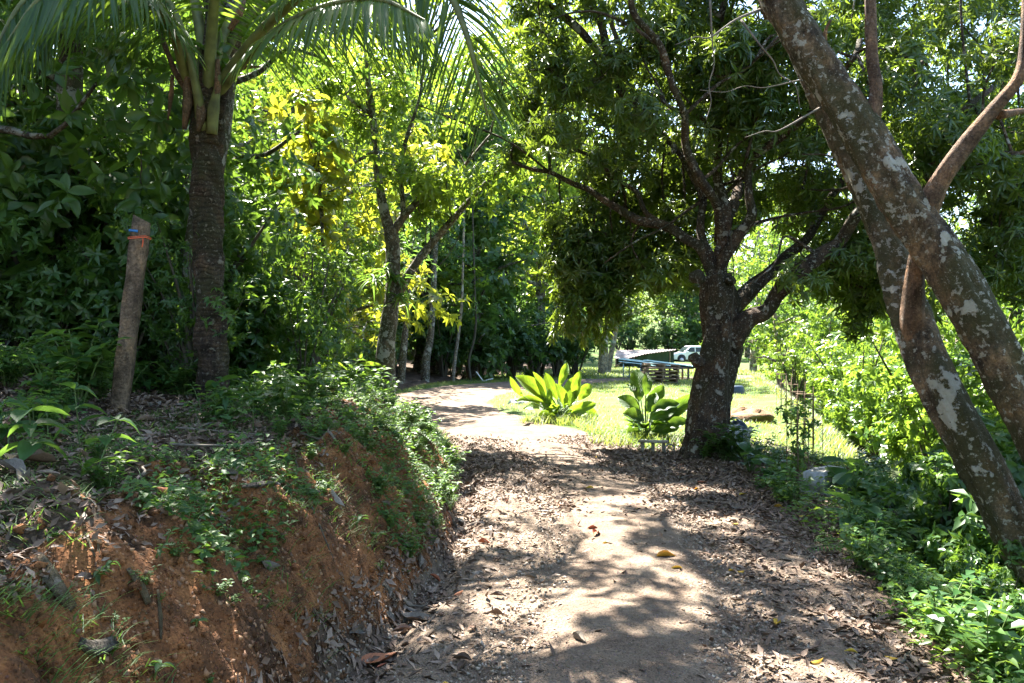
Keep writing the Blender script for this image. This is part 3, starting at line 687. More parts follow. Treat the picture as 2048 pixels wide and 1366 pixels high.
def frond(pts, r0, single, ll, seed, nl=46, start=.22, hang=.8, spread=1.0, pn=None):
    q, rd = spline(px_pts(pts), np.ones(len(pts)), 12); n = len(q)
    mb = MB(); u = np.linspace(0, 1, n); mb.tube(q, r0 * (1 - u) ** .7 + .006, 8, 0, seed, False, 1)
    fr = obj('frond', rel(palm, mb.mesh('frond', True)), M['rachis'], palm)
    seg = np.concatenate([[0], np.cumsum(np.linalg.norm(np.diff(q, axis=0), axis=1))]); rr = np.random.default_rng(seed)
    tgt = nrm(np.gradient(q, axis=0)); tb_ = MB(); plc = np.array(palm.location)
    for i in range(nl):
        s_ = (start + (1 - start) * (i + .5) / nl) * seg[-1]
        c = np.array([np.interp(s_, seg, q[:, k_]) for k_ in range(3)]); t = nrm(np.array([np.interp(s_, seg, tgt[:, k_]) for k_ in range(3)]))
        side = np.cross(t, [0, 0, 1.0])
        if np.linalg.norm(side) < .35: side = np.cross(t, [0, 1.0, .3])
        w = (i + .5) / nl
        if pn is not None and w > .3: side = nrm(side) * max(0, .5 - w) + nrm(np.cross(t, pn)) * (np.sign(side @ np.cross(t, pn)) or 1)
        side = nrm(side); ln = ll * (.62 + .5 * math.sin(math.pi * min(1, w * .85 + .12))) * rr.uniform(.9, 1.08)
        if w > .9: ln *= 1.15 - w * .5
        for sg in (-1, 1):
            d = nrm(sg * side * (1.0 - .45 * w) * spread + t * (.45 + .55 * w) + np.array([0, 0, -1]) * hang * rr.uniform(.6, 1.15) + rr.normal(size=3) * .05)
            up = nrm(np.array([0, 0, 1.0]) - d * d[2] + 1e-3); 
            s2 = np.cross(up, d); fl = rr.normal() * .35; up2 = up * math.cos(fl) + s2 * math.sin(fl)
            k_ = int(np.clip((1 - abs(d[2])) * 4 + rr.random() * .8, 0, 3))
            if single:
                o = obj('leaflet', LM[k_], None, fr); y = np.cross(up2, d)
                o.matrix_local = Matrix(((d[0] * ln, y[0], up2[0] * ln, c[0] - plc[0]), (d[1] * ln, y[1], up2[1] * ln, c[1] - plc[1]), (d[2] * ln, y[2], up2[2] * ln, c[2] - plc[2]), (0, 0, 0, 1)))
            else:
                add_leaves(tb_, c[None], d[None], up2[None], np.array([ln]), np.array([.034]), T_LEAFLET[k_], np.array([rr.random()]))
    if not single:
        o = obj('leaflets', rel(palm, tb_.mesh('leaflets')), M['palm'], fr); o['kind'] = 'stuff'
C0 = (414, 215, PD)
frond([C0, (452, 150, 6.95), (540, 45, 6.7), (680, -60, 6.3), (820, -70, 5.9), (895, -15, 5.6), (930, 60, 5.45), (955, 150, 5.4), (975, 230, 5.4)], .045, True, .72, 1, 70, .26, .45, 1.25, (0, 1.0, .25))
frond([C0, (378, 110, 6.95), (330, 0, 6.8), (240, -70, 6.5), (130, -60, 6.2), (45, 5, 5.9), (-20, 120, 5.7)], .048, True, .86, 2, 50, .3, 1.3)
frond([C0, (372, 150, 6.9), (345, 60, 6.6), (290, -20, 6.2), (200, -50, 5.8), (90, -10, 5.5), (10, 90, 5.4)], .045, True, .6, 3, 46, .25, 1.0)
frond([C0, (432, 120, 7.1), (470, 20, 7.4), (540, -60, 7.9), (640, -50, 8.4), (730, 60, 8.8)], .045, False, .75, 4, 50, .2, .8)
frond([C0, (400, 60, 7.1), (360, -120, 7.3), (300, -260, 7.8), (200, -330, 8.5)], .05, False, .8, 5, 40, .2, .7)
frond([C0, (424, 60, 6.8), (440, -120, 6.4), (470, -280, 5.8), (520, -380, 5.0)], .05, False, .8, 6, 40, .25, .6)
frond([C0, (455, 165, 6.9), (500, 110, 6.6), (570, 50, 6.2), (660, 10, 5.8), (760, 0, 5.4), (850, 40, 5.1)], .04, False, .6, 7, 50, .25, .9)
frond([C0, (440, 130, 7.2), (500, 30, 7.6), (600, -40, 8.2), (720, -40, 8.6), (830, 40, 9.0), (900, 150, 9.2)], .04, False, .7, 9, 44, .2, .8)
frond([C0, (390, 140, 7.2), (330, 40, 7.5), (230, -20, 8.0), (110, 10, 8.4), (10, 90, 8.8)], .04, False, .7, 10, 40, .2, .8)
frond([C0, (430, 120, 7.3), (455, -60, 7.9), (520, -230, 8.8), (640, -320, 9.6)], .05, False, .8, 8, 36, .2, .7)
# clasping leaf bases, fibre and brown sheaths
for i, (pp_, rr_, mt) in enumerate([([(404, 262, 6.9), (396, 190, 6.85), (372, 90, 6.8), (340, 10, 6.75)], [.05, .036, .026, .022], 'rachis'), ([(424, 268, 6.88), (428, 215, 6.86), (440, 150, 6.85)], [.045, .05, .012], 'rachis'),
   ([(400, 262, 6.95), (378, 190, 6.98), (350, 140, 7.0), (318, 60, 7.0)], [.05, .032, .025, .02], 'bark_red'), ([(434, 262, 6.97), (452, 180, 6.97), (482, 120, 7.0)], [.04, .03, .02], 'bark_palm'), ([(414, 290, 6.98), (412, 200, 6.98), (418, 90, 7.05), (424, -40, 7.1)], [.12, .10, .06, .03], 'bark_palm')]):
    mb = MB(); mb.tube(px_pts(pp_), rr_, 9, .25, i, True, 5); obj('leaf_base', rel(palm, mb.mesh('leaf_base', True)), M[mt], palm)
for i, (a, b, w) in enumerate([((374, 150, 6.9), (368, 258, 6.85), .05), ((345, 150, 6.95), (336, 240, 6.95), .02), ((470, 138, 6.8), (520, 134, 6.7), .02), ((460, 60, 6.9), (490, 0, 6.9), .035), ((400, 200, 6.88), (396, 262, 6.84), .04), ((436, 120, 6.9), (430, 230, 6.86), .03)]):
    A, B = P(*a), P(*b); mb = MB(); mb.tube(np.array([A, (A + B) / 2 + [.02, -.02, 0], B]), [w * .6, w, w * .35], 7, .45, i + 4, True, 5)
    obj('dry_sheath', rel(palm, mb.mesh('dry_sheath', True)), M['bark_red'], palm)

# ------------------------------------------------------------------ pale-patched trunk behind the palm
b0 = G(385, 770, 1.2); bd = 7.7
tr = thing('patchy_tree', 'leaning tree trunk with pale lichen patches standing close behind the palm', 'tree', (*P(380, 700, bd)[:2], hz(*P(380, 700, bd)[:2])))
mb = MB(); q = px_pts([(374, 790, bd), (379, 700, bd), (384, 600, bd), (398, 450, bd), (436, 300, bd), (452, 160, bd), (466, 20, bd), (470, -160, bd), (480, -400, bd)]); q[0] = sink(q[0])
mb.tube(q, [.16, .115, .105, .10, .10, .095, .09, .08, .06], 16, .25, 12, True, 6)
obj('trunk', rel(tr, mb.mesh('trunk', True)), M['bark_grey'], tr)
rr = np.random.default_rng(77); cs = [q[-1] + np.array([rr.uniform(-2.6, 2.2), rr.uniform(-2.2, 2.6), rr.uniform(.2, 2.6)]) for _ in range(46)]  # unseen crown, widened above the frame to shade the bank and road
mb = MB()
for i, e in enumerate(cs): mb.tube(np.array([q[-1], (q[-1] + e) / 2 + [0, 0, .1], e]), [.04, .025, .008], 5, .1, i, False, 3)
obj('limb', rel(tr, mb.mesh('limb', True)), M['bark_grey'], tr)
cb = MB(); rosettes(cb, cs, .55, 24, 8, .16, .07, T_FOLD, rr, .5); obj('crown', rel(tr, cb.mesh('crown')), M['broad'], tr)

# ------------------------------------------------------------------ forked slender tree beyond the bank
SD = 13.2
st = thing('forked_tree', 'slender forked tree with loose light crown and ferns perched on its trunk', 'tree', (*P(772, 790, SD)[:2], hz(*P(772, 790, SD)[:2])))
def part_tube(root, name, pts, rad, mat, seed, sides=12, ground=False):
    q = px_pts(pts)
    if ground: q[0] = sink(q[0])
    mb = MB(); mb.tube(q, rad, sides, .22, seed, True, 6); o = obj(name, rel(root, mb.mesh(name, True)), M[mat], root); return q
part_tube(st, 'trunk', [(768, 800, SD), (770, 730, SD), (778, 650, SD), (786, 570, SD), (786, 500, SD), (780, 455, SD)], [.19, .15, .14, .125, .12, .11], 'bark_grey', 31, ground=True)
sl_ = [part_tube(st, 'limb', p_, np.linspace(a, b, len(p_)), 'bark_grey', 32 + i, 9) for i, (p_, a, b) in enumerate([
 ([(782, 470, SD), (768, 420, SD), (756, 350, SD), (752, 300, SD), (745, 230, SD), (735, 150, SD), (730, 60, SD)], .10, .03),
 ([(784, 468, SD), (808, 432, SD), (838, 402, SD), (880, 378, SD), (930, 330, SD + .3), (980, 270, SD + .5)], .085, .02),
 ([(806, 440, SD), (806, 400, SD), (800, 345, SD), (812, 280, SD), (840, 190, SD), (850, 80, SD)], .05, .02),
 ([(790, 600, SD), (820, 545, SD), (860, 490, SD + .1), (905, 440, SD + .2), (952, 385, SD + .3), (1010, 330, SD + .4)], .085, .03),
 ([(752, 300, SD), (700, 330, SD), (640, 365, SD), (595, 390, SD + .3)], .035, .012),
 ([(745, 230, SD), (690, 190, SD - .3), (640, 120, SD - .4)], .04, .015)])]
rr = np.random.default_rng(41); cs = []; rs = []
for (x0, x1, y0, y1, n, a, b) in [(660, 800, 110, 330, 14, .35, .6), (800, 1000, 190, 420, 13, .32, .55), (690, 900, -120, 120, 10, .4, .65), (880, 1060, -160, 160, 9, .35, .55), (600, 720, 80, 240, 5, .35, .5), (820, 940, 380, 470, 4, .25, .4)]:
    for _ in range(n): cs.append(P(rr.uniform(x0, x1), rr.uniform(y0, y1), SD + rr.uniform(-1.0, 1.2))); rs.append(rr.uniform(a, b))
for _q in ((-1.6, 9.9), (-1.9, 11.2), (-1.0, 11.6), (-2.2, 10.2)): cs.append(np.array([_q[0], _q[1], 7.5])); rs.append(.36)  # unseen clumps added toward the sun to break up the lit road
cb = MB(); rosettes(cb, cs, np.array(rs), 17, 8, .17, .055, T_FOLD, rr, .8); obj('crown', rel(st, cb.mesh('crown')), M['broad'], st)
bb = MB(); ap = np.concatenate(sl_)
for i, c in enumerate(cs):
    a = ap[np.linalg.norm(ap - c - np.array([0, 0, -.3]), axis=1).argmin()]; bb.tube(np.array([a, (a + c) / 2 + rr.normal(size=3) * .1, c]), [.018, .012, .006], 4, 0, i, False, 3)
obj('branchlets', rel(st, bb.mesh('branchlets', True)), M['bark_grey'], st)['kind'] = 'stuff'
vb = MB()
for i, (x0, y0, x1, y1, sag) in enumerate([(800, 430, 850, 400, 70), (790, 420, 840, 395, 110), (830, 400, 925, 420, 60), (810, 530, 920, 470, 40), (700, 300, 770, 470, 40)]):
    vb.tube(np.array([P(x0 + (x1 - x0) * t, y0 + (y1 - y0) * t + sag * 4 * t * (1 - t), SD - .15) for t in np.linspace(0, 1, 7)]), .007, 4, 0, i, False, 4)
obj('vine', rel(st, vb.mesh('vine', True)), M['vine'], st)
# perched ferns / bromeliads
T_STRAP = t_long(6, lambda u: (1 - u) ** .6 * min(1, .4 + u * 4), .1, .7)
for i, (x, y, n, ln) in enumerate([(788, 560, 34, .5), (800, 600, 26, .42), (770, 540, 22, .4), (748, 560, 18, .45)]):
    e = thing('perched_fern', ['large strappy fern perched in the tree fork', 'small drooping fern perched under the tree fork', 'narrow leaved fern clinging to the trunk', 'ragged fern hanging off the trunk side'][i], 'fern', P(x, y, SD - .14))
    az = rr.random(n) * 6.28; el = rr.uniform(-.3, 1.1, n); mbf = MB()
    add_leaves(mbf, rr.normal(size=(n, 3)) * .03, np.stack([np.cos(az), np.sin(az), el], -1), np.tile([0, 0, 1.], (n, 1)), ln * rr.uniform(.6, 1.1, n), .045, T_STRAP, rr.random(n))
    obj('fronds', mbf.mesh('fronds'), M['weed'], e)

# ------------------------------------------------------------------ forest and undergrowth
def spots(n, px0, px1, d0, d1, s0, s1, seed, mind=.5, nv=3, ok=None):
    rr = np.random.default_rng(seed); out = []; tries = 0
    while len(out) < n and tries < n * 60:
        tries += 1
        d = math.sqrt(rr.uniform(d0 * d0, d1 * d1)); x = (rr.uniform(px0, px1) - 1024) / F_PX * d
        if on_road(x, d) < 1.25: continue
        if ok and not ok(x, d): continue
        if any((x - o[0]) ** 2 + (d - o[1]) ** 2 < mind ** 2 for o in out): continue
        out.append((x, d, rr.uniform(s0, s1), int(rr.integers(nv))))
    return out

LAND[:] = [(-2.63, 7, 'the palm'), (-2.75, 5.6, 'the wooden stake'), (-2.1, 13.2, 'the forked tree'), (-3, 12.4, 'the yellow sapling'), (2.66, 11, 'the mango tree'), (3.5, 4.8, 'the leaning trunks'), (3.6, 9, 'the hollow blocks'), (1, 15.9, 'the paddle-leaved plant'), (10, 62, 'the shed'), (5.8, 31, 'the pallets'), (7.3, 21, 'the farthest rebar'), (-2.1, 22, 'the road bend'), (-1.3, 32.6, 'the white pipe'), (16, 46, 'the pale valley trunk')]
# understory tree and shrub kinds on the dark hillside
V_UND = [gen_shrub(101 + i, H, sp, 8, cl, 16, 7, L, W, T_FOLD, .8) for i, (H, sp, cl, L, W) in enumerate([(3.2, 1.1, .5, .17, .065), (2.6, 1.0, .45, .22, .085), (3.8, 1.2, .55, .15, .05)])] + [gen_shrub(111, 3.0, 1.1, 9, .5, 42, 7, .085, .04, T_FOLD, .6), gen_shrub(112, 2.6, 1.0, 7, .5, 11, 6, .20, .085, T_BROAD, 1.0)]
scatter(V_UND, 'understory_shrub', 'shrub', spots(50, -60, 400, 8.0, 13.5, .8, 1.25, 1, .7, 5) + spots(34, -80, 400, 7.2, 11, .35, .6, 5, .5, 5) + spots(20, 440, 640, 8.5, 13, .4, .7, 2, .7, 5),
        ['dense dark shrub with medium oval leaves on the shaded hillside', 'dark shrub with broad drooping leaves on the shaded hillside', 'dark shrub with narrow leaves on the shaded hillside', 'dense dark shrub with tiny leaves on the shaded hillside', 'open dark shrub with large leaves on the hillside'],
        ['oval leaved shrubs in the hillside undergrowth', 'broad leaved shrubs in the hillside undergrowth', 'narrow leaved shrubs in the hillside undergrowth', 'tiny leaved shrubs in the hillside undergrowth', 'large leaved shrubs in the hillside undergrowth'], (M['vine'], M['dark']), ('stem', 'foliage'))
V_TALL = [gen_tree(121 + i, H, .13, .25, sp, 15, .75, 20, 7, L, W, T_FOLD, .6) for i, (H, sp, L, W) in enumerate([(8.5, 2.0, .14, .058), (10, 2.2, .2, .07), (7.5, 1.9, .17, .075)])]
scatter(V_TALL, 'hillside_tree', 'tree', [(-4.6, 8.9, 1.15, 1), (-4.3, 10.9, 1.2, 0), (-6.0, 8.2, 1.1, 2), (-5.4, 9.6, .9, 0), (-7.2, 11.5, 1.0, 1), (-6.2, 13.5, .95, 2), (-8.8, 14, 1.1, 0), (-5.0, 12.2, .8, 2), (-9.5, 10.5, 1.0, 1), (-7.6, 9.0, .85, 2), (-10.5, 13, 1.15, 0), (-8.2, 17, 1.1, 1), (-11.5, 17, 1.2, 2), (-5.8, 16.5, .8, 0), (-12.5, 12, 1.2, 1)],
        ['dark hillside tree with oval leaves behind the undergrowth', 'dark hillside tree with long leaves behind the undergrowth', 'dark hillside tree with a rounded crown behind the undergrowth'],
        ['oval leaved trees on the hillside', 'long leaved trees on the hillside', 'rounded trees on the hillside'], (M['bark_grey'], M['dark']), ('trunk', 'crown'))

# bright back-lit trees between the hillside and the road bend
V_SUN = [gen_tree(141 + i, H, .12, .15, sp, 17, .7, 19, 7, L, W, T_FOLD, .7) for i, (H, sp, L, W) in enumerate([(8.5, 1.9, .17, .075), (9.5, 2.1, .15, .06), (7.5, 1.9, .2, .09)])]
scatter(V_SUN, 'backlit_tree', 'tree', [(-5.2, 21.5, 1.35, 2), (-7.4, 24, 1.6, 0), (-6.6, 31, 1.2, 2), (-7.6, 34.5, 1.6, 0), (-9.5, 27, 1.8, 1), (-4.6, 17.0, .95, 0), (-5.6, 19.5, 1.1, 1), (-6.6, 22, 1.2, 2), (-5.6, 24.5, .75, 0), (-7.6, 19.0, 1.1, 1), (-6.8, 27.5, .9, 1), (-8.6, 25, 1.3, 2), (-5.2, 29, .7, 2), (-3.9, 15.2, .62, 1), (-8.0, 30, 1.3, 0), (-10.5, 22, 1.3, 1), (-11, 28, 1.4, 0)],
        ['light green backlit tree with oval leaves by the road bend', 'light green backlit tree with small leaves by the road bend', 'yellowish backlit tree with large leaves by the road bend'],
        ['oval leaved trees at the bend', 'small leaved trees at the bend', 'yellowish trees at the bend'], [(M['bark_grey'], M['broad']), (M['bark_grey'], M['broad']), (M['bark_grey'], M['yellow'])], ('trunk', 'crown'))
# yellow leaved sapling
ys = thing('yellow_sapling', 'sapling with large bright yellow leaves glowing against the forest', 'tree', (*P(640, 700, 12.4)[:2], hz(*P(640, 700, 12.4)[:2])))
rr = np.random.default_rng(55); mb = MB(); q = px_pts([(650, 760, 12.4), (652, 640, 12.4), (646, 500, 12.4), (640, 380, 12.4), (632, 270, 12.4)]); q[0] = sink(q[0])
mb.tube(q, [.05, .04, .035, .025, .01], 8, .1, 1, True, 4)
cs = [P(x, y, 12.4 + rr.uniform(-.4, .4)) for x, y in [(640, 320), (620, 345), (655, 370), (600, 370), (640, 420), (625, 440), (650, 470), (590, 300), (560, 340), (670, 310), (615, 270), (640, 250), (600, 210)]]
for i, c in enumerate(cs): mb.tube(np.array([q[-2] * .5 + q[-1] * .5 if c[2] > 4 else q[-2], (q[-2] + c) / 2 + [0, 0, .1], c]), [.014, .01, .004], 4, 0, i, False, 3)
obj('trunk', rel(ys, mb.mesh('trunk', True)), M['bark_grey'], ys)
cb = MB(); rosettes(cb, cs, .3, 8, 7, .23, .10, T_BROAD, rr, .7); obj('crown', rel(ys, cb.mesh('crown')), M['yellow'], ys)

# forest wall beyond the bend and behind the terrace
V_FOR = [gen_tree(161 + i, H, .2, fi, sp, 30, 1.05, 14, 7, L, W, T_RHOMB, .7, per=3) for i, (H, fi, sp, L, W) in enumerate([(13, .1, 3.0, .26, .11), (15, .12, 3.2, .24, .10), (12, .06, 2.8, .3, .13), (17, .2, 3.4, .25, .11)])]
fl_ = ['dark forest tree with foliage down to the ground', 'forest tree with small leaf clumps', 'bushy forest tree with coarse leaves', 'forest tree with a high open crown']
fg_ = ['forest trees with low foliage', 'forest trees with small leaf clumps', 'bushy forest trees', 'high crowned forest trees']
fs = []
rr = np.random.default_rng(66)
for x in np.arange(-16, 3, 2.1): fs.append((x + rr.normal() * .5, np.interp(x, [-16, -6, -2, 3, 9], [33, 35, 36, 39.5, 44]) + rr.uniform(0, 1.5), rr.uniform(.95, 1.15) + .2 * (-4 < x < 3), int(rr.choice([1, 3, 0, 2], p=[.4, .3, .15, .15]))))
for x in np.arange(-22, 24, 3.0): fs.append((x + rr.normal() * .7, np.interp(x, [-22, 0, 8, 24], [52, 54, 60, 100]) + rr.uniform(0, 3), rr.uniform(1.35, 1.6), int(rr.integers(4))))
for x in np.arange(-34, 50, 4.2): fs.append((x + rr.normal(), np.interp(x, [-34, 0, 12, 50], [66, 74, 102, 112]) + rr.uniform(0, 6), rr.uniform(1.6, 2.0), int(rr.integers(4))))
fs = [f for f in fs if on_road(f[0], f[1]) > 1.6 and not (3.2 < f[0] < 30 and f[1] < 92)]
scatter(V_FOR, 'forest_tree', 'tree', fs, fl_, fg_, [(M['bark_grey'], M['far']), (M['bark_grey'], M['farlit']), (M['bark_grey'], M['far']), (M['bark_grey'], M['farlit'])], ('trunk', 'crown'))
# edge shrubs in front of that wall
V_EDGE = [gen_shrub(181 + i, H, sp, 8, .5, 18, 6, L, W, T_RHOMB, .7) for i, (H, sp, L, W) in enumerate([(2.4, 1.2, .2, .09), (3.4, 1.4, .18, .08)])]
scatter(V_EDGE, 'forest_edge_shrub', 'shrub', [(x + rr.normal() * .3, float(np.interp(x, [-14, -6, -3, 3, 9], [31, 32.5, 34.5, 38.2, 42])) + rr.uniform(-.3, .9), rr.uniform(.8, 1.25), i % 2) for i, x in enumerate(np.arange(-14, 3.2, .95))] +
        [(x + rr.normal() * .4, float(np.interp(x, [-14, -6, -3, 3, 9], [34.5, 36.5, 38.5, 42, 45])) + rr.uniform(-.6, 2.5), rr.uniform(1.3, 1.9), i % 2) for i, x in enumerate(np.arange(-16, 3.4, 1.2))] + [(x + rr.normal() * .4, 48 + rr.uniform(-2, 3), rr.uniform(1.6, 2.2), i % 2) for i, x in enumerate(np.arange(-18, 2, 1.7))] +
        [(x, 96 + rr.uniform(-3, 3), 1.7, i % 2) for i, x in enumerate(np.arange(8, 34, 2.2))] + [(x + rr.normal() * .3, y, rr.uniform(.5, .8), i % 2) for i, (x, y) in enumerate([(-4.6, 18.2), (-5.2, 20.6), (-5.5, 23), (-5.3, 25.4), (-4.8, 28), (-4.4, 30.2), (-3.9, 16.6), (-6.4, 21.6), (-6.2, 26.6)])],
        ['spreading green shrub at the foot of the forest', 'upright green shrub at the foot of the forest'], ['spreading shrubs along the forest foot', 'upright shrubs along the forest foot'], (M['vine'], M['far']), ('stem', 'foliage'))
# bare slim trunks and lianas told apart in the forest gap
for i, (pts, r0, mt, nm, lb, ct) in enumerate([
  ([(905, 765, 33), (910, 720, 33), (918, 660, 33), (924, 600, 33), (926, 520, 33)], .07, 'bark_pale', 'slim_trunk', 'thin pale tree trunk at the forest edge behind the bend', 'tree'),
  ([(850, 770, 31), (852, 720, 31), (862, 670, 31), (866, 590, 31)], .16, 'bark_grey', 'slim_trunk', 'dark stout tree trunk at the shaded forest edge behind the bend', 'tree'),
  ([(800, 775, 28), (806, 720, 28), (812, 640, 28)], .14, 'bark_grey', 'slim_trunk', 'dark tree trunk beside the forked tree at the forest edge', 'tree'),
  ([(941, 760, 33), (938, 720, 33), (948, 680, 33), (952, 640, 33), (950, 590, 33), (948, 520, 33)], .05, 'vine', 'hanging_liana', 'wavy thin liana hanging at the forest edge', 'vine'),
  ([(1205, 745, 44), (1207, 690, 44), (1206, 640, 44), (1209, 560, 44), (1205, 480, 44)], .26, 'bark_pale', 'pale_tree', 'straight pale tree trunk behind the hanging mango leaves', 'tree'),
  ([(1215, 745, 46), (1224, 700, 46), (1234, 650, 46), (1246, 590, 46), (1260, 500, 46)], .15, 'bark_pale', 'pale_tree', 'leaning thin pale tree trunk beside the shed', 'tree'),
  ([(1120, 745, 40), (1121, 690, 40), (1119, 620, 40)], .07, 'bark_pale', 'slim_trunk', 'very thin pale stem behind the paddle-leaved plant', 'tree'),
  ([(1604, 790, 46), (1606, 740, 46), (1613, 690, 46), (1611, 630, 46)], .22, 'bark_pale', 'pale_tree', 'pale tree trunk in the valley beyond the terrace edge', 'tree'),
  ([(1560, 780, 40), (1561, 730, 40), (1556, 680, 40)], .08, 'bark_pale', 'slim_trunk', 'thin tree stem at the terrace edge', 'tree'),
  ([(1690, 830, 38), (1692, 760, 38), (1690, 700, 38)], .09, 'bark_pale', 'slim_trunk', 'thin tree stem among the valley bushes', 'tree')]):
    q = px_pts(pts); root = thing(nm, lb, ct, (q[0][0], q[0][1], hz(q[0][0], q[0][1])))
    if ct == 'tree': q[0] = sink(q[0])
    up = q[-1] + (q[-1] - q[-2]) * 1.5; q = np.concatenate([q, [up]])
    mb = MB(); mb.tube(q, np.linspace(r0 * 1.1, r0 * .6, len(q)), 9, .15, i, True, 5); obj('trunk' if ct == 'tree' else 'stem', rel(root, mb.mesh('trunk', True)), M[mt], root)
    if ct == 'tree' and r0 > .06:
        cb = MB(); r2 = np.random.default_rng(i); rosettes(cb, [up + r2.normal(size=3) * 1.2 for _ in range(7)], .8, 16, 6, .25, .1, T_RHOMB, r2); obj('crown', rel(root, cb.mesh('crown')), M['far'], root)

# valley trees and bushes beyond the terrace edge
V_VAL = [gen_tree(201 + i, H, .16, .12, sp, 20, .95, 22, 7, L, W, T_RHOMB, .6, per=2) for i, (H, sp, L, W) in enumerate([(9, 2.6, .22, .09), (11, 2.8, .2, .085)])]
vs_ = [(x, y, s, i % 2) for i, (x, y, s) in enumerate([(13.5, 40, 1.0), (16, 43, 1.1), (19, 46, 1.2), (15.5, 50, 1.3), (21, 52, 1.3), (26, 56, 1.4), (13.2, 33, .75), (17.5, 36, 1.0), (22, 40, 1.2), (28, 46, 1.4), (14.5, 26, .9), (19, 29, 1.1), (25, 33, 1.3), (32, 40, 1.5), (21, 60, 1.4), (28, 68, 1.6), (38, 52, 1.7)])]
scatter(V_VAL, 'valley_tree', 'tree', vs_, ['pale green sunlit tree with loose crown in the valley', 'pale green sunlit tree with dense crown in the valley'], ['loose crowned valley trees', 'dense crowned valley trees'], (M['bark_pale'], M['pale']), ('trunk', 'crown'))
V_BUSH = [gen_shrub(221 + i, H, sp, 9, .5, 20, 7, L, W, T_FOLD, .6) for i, (H, sp, L, W) in enumerate([(4.2, 1.5, .17, .075), (3.6, 1.5, .2, .09), (5.0, 1.7, .16, .065)])]
bs = [(x, y, s, i % 3) for i, (x, y, s) in enumerate([(7.4, 13.5, .95), (8.6, 15.5, 1.0), (9.6, 18, 1.0), (8.2, 11.5, 1.0), (10.5, 15, 1.2), (9.4, 21.5, .9), (10.8, 25, .9), (12, 29, .9), (11.6, 20, 1.1), (7.2, 10.2, .95), (12.6, 24, 1.2), (9.0, 9.0, 1.2), (13.8, 31.5, 1.0), (6.4, 8.6, .8), (11.3, 12.2, 1.3), (10.2, 23.0, .8), (8.1, 17.6, .7), (12.6, 35.5, .8), (13.6, 37.5, .85), (8.8, 19.6, .65)])]
scatter(V_BUSH, 'valley_bush', 'bush', bs, ['sunlit green bush with oval leaves below the terrace', 'sunlit green bush with broad leaves below the terrace', 'sunlit green bush with narrow leaves'],
        ['oval leaved bushes below the terrace', 'broad leaved bushes below the terrace', 'narrow leaved bushes below the terrace'], (M['vine'], M['pale']), ('stem', 'foliage'))
# dark shrubs under the leaning trees
V_DRK = [gen_shrub(241 + i, H, sp, 8, .34, 20, 7, L, W, T_FOLD, .7) for i, (H, sp, L, W) in enumerate([(2.2, .8, .13, .06), (1.8, .8, .16, .08)])]
ds = [(x, y, s, i % 2) for i, (x, y, s) in enumerate([(3.75, 6.9, .65), (4.3, 7.6, .75), (5.0, 8.4, .8), (3.75, 6.3, .6), (4.6, 6.8, 1.0), (5.1, 7.4, 1.2), (6.0, 9.3, .8), (3.5, 5.9, .45), (4.4, 6.2, 1.0), (5.9, 8.4, 1.1), (3.2, 5.2, .38), (5.0, 6.4, 1.3), (6.9, 10, 1.0), (2.95, 4.5, .36), (2.75, 3.9, .34)])]
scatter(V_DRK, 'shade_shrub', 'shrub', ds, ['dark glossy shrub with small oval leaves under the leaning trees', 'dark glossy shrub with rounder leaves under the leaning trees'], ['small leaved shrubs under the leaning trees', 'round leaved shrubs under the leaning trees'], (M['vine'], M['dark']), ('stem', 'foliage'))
# unseen trees behind and beside the viewpoint, added to cut the sky fill
scatter(V_TALL, 'roadside_tree', 'tree', [(-4.5, -2.0, 1.2, 0), (-6.5, 2.5, 1.2, 1), (-3.5, -6, 1.3, 2), (4.8, -3.5, 1.2, 1), (6.5, .5, 1.2, 0), (2.8, -8, 1.4, 1), (-7.5, -3, 1.4, 2), (-1, -12, 1.5, 0), (7, -8, 1.5, 2), (-9, 5.5, 1.3, 0)], ['oval leaved unseen shade tree where the red bank begins', 'long leaved unseen shade tree where the red bank begins', 'rounded unseen shade tree where the red bank begins'], ['oval leaved unseen shade trees', 'long leaved unseen shade trees', 'rounded unseen shade trees'], (M['bark_grey'], M['dark']), ('trunk', 'crown'))
# trees farther round that shade the slope
scatter(V_TALL, 'slope_tree', 'tree', [(7.5, 6.5, 1.0, 0), (9.5, 8, 1.2, 1), (7.0, 3.5, 1.0, 2), (11, 13.5, 1.3, 0), (9.8, 15.5, 1.15, 1), (13.5, 16, 1.5, 1), (12.5, 10.5, 1.4, 2)], ['dark oval-leaved tree growing up from the valley behind the leaning trees', 'tall dark long-leaved tree growing up from the valley behind the leaning trees', 'short dark tree growing up from the valley beside the leaning trees'], 'dark trees below the road edge', (M['bark_grey'], M['dark']), ('trunk', 'crown'))

# ------------------------------------------------------------------ paddle-leaved plants on the terrace
def leaf_mesh(name, w, fold, droop, n=9, wave=0.0):
    v, f = t_long(n, w, fold, droop, wave); return to_mesh(name, v, f, smooth=True)
PAD = [leaf_mesh('leaf', lambda u: (math.sin(math.pi * min(1, (u * .93 + .07)) ** 1.35)) ** .7, .3, dr, 12, wv) for dr, wv in ((.08, .012), (.25, .02), (.45, .015), (.15, .03))]
WAV = [leaf_mesh('leaf', lambda u: (math.sin(math.pi * min(1, (u * .93 + .07)) ** 1.2)) ** .7, .3, dr, 12, .035) for dr in (.15, .35)]
for me in PAD: me.materials.append(M['big'])
for me in WAV: me.materials.append(M['bigdark'])
def set_leaf(o, base, d, up, L, W):
    d = nrm(d); s = nrm(np.cross(up, d)); n = np.cross(d, s)
    o.matrix_local = Matrix(((d[0] * L, s[0] * W, n[0] * L, base[0]), (d[1] * L, s[1] * W, n[1] * L, base[1]), (d[2] * L, s[2] * W, n[2] * L, base[2]), (0, 0, 0, 1)))
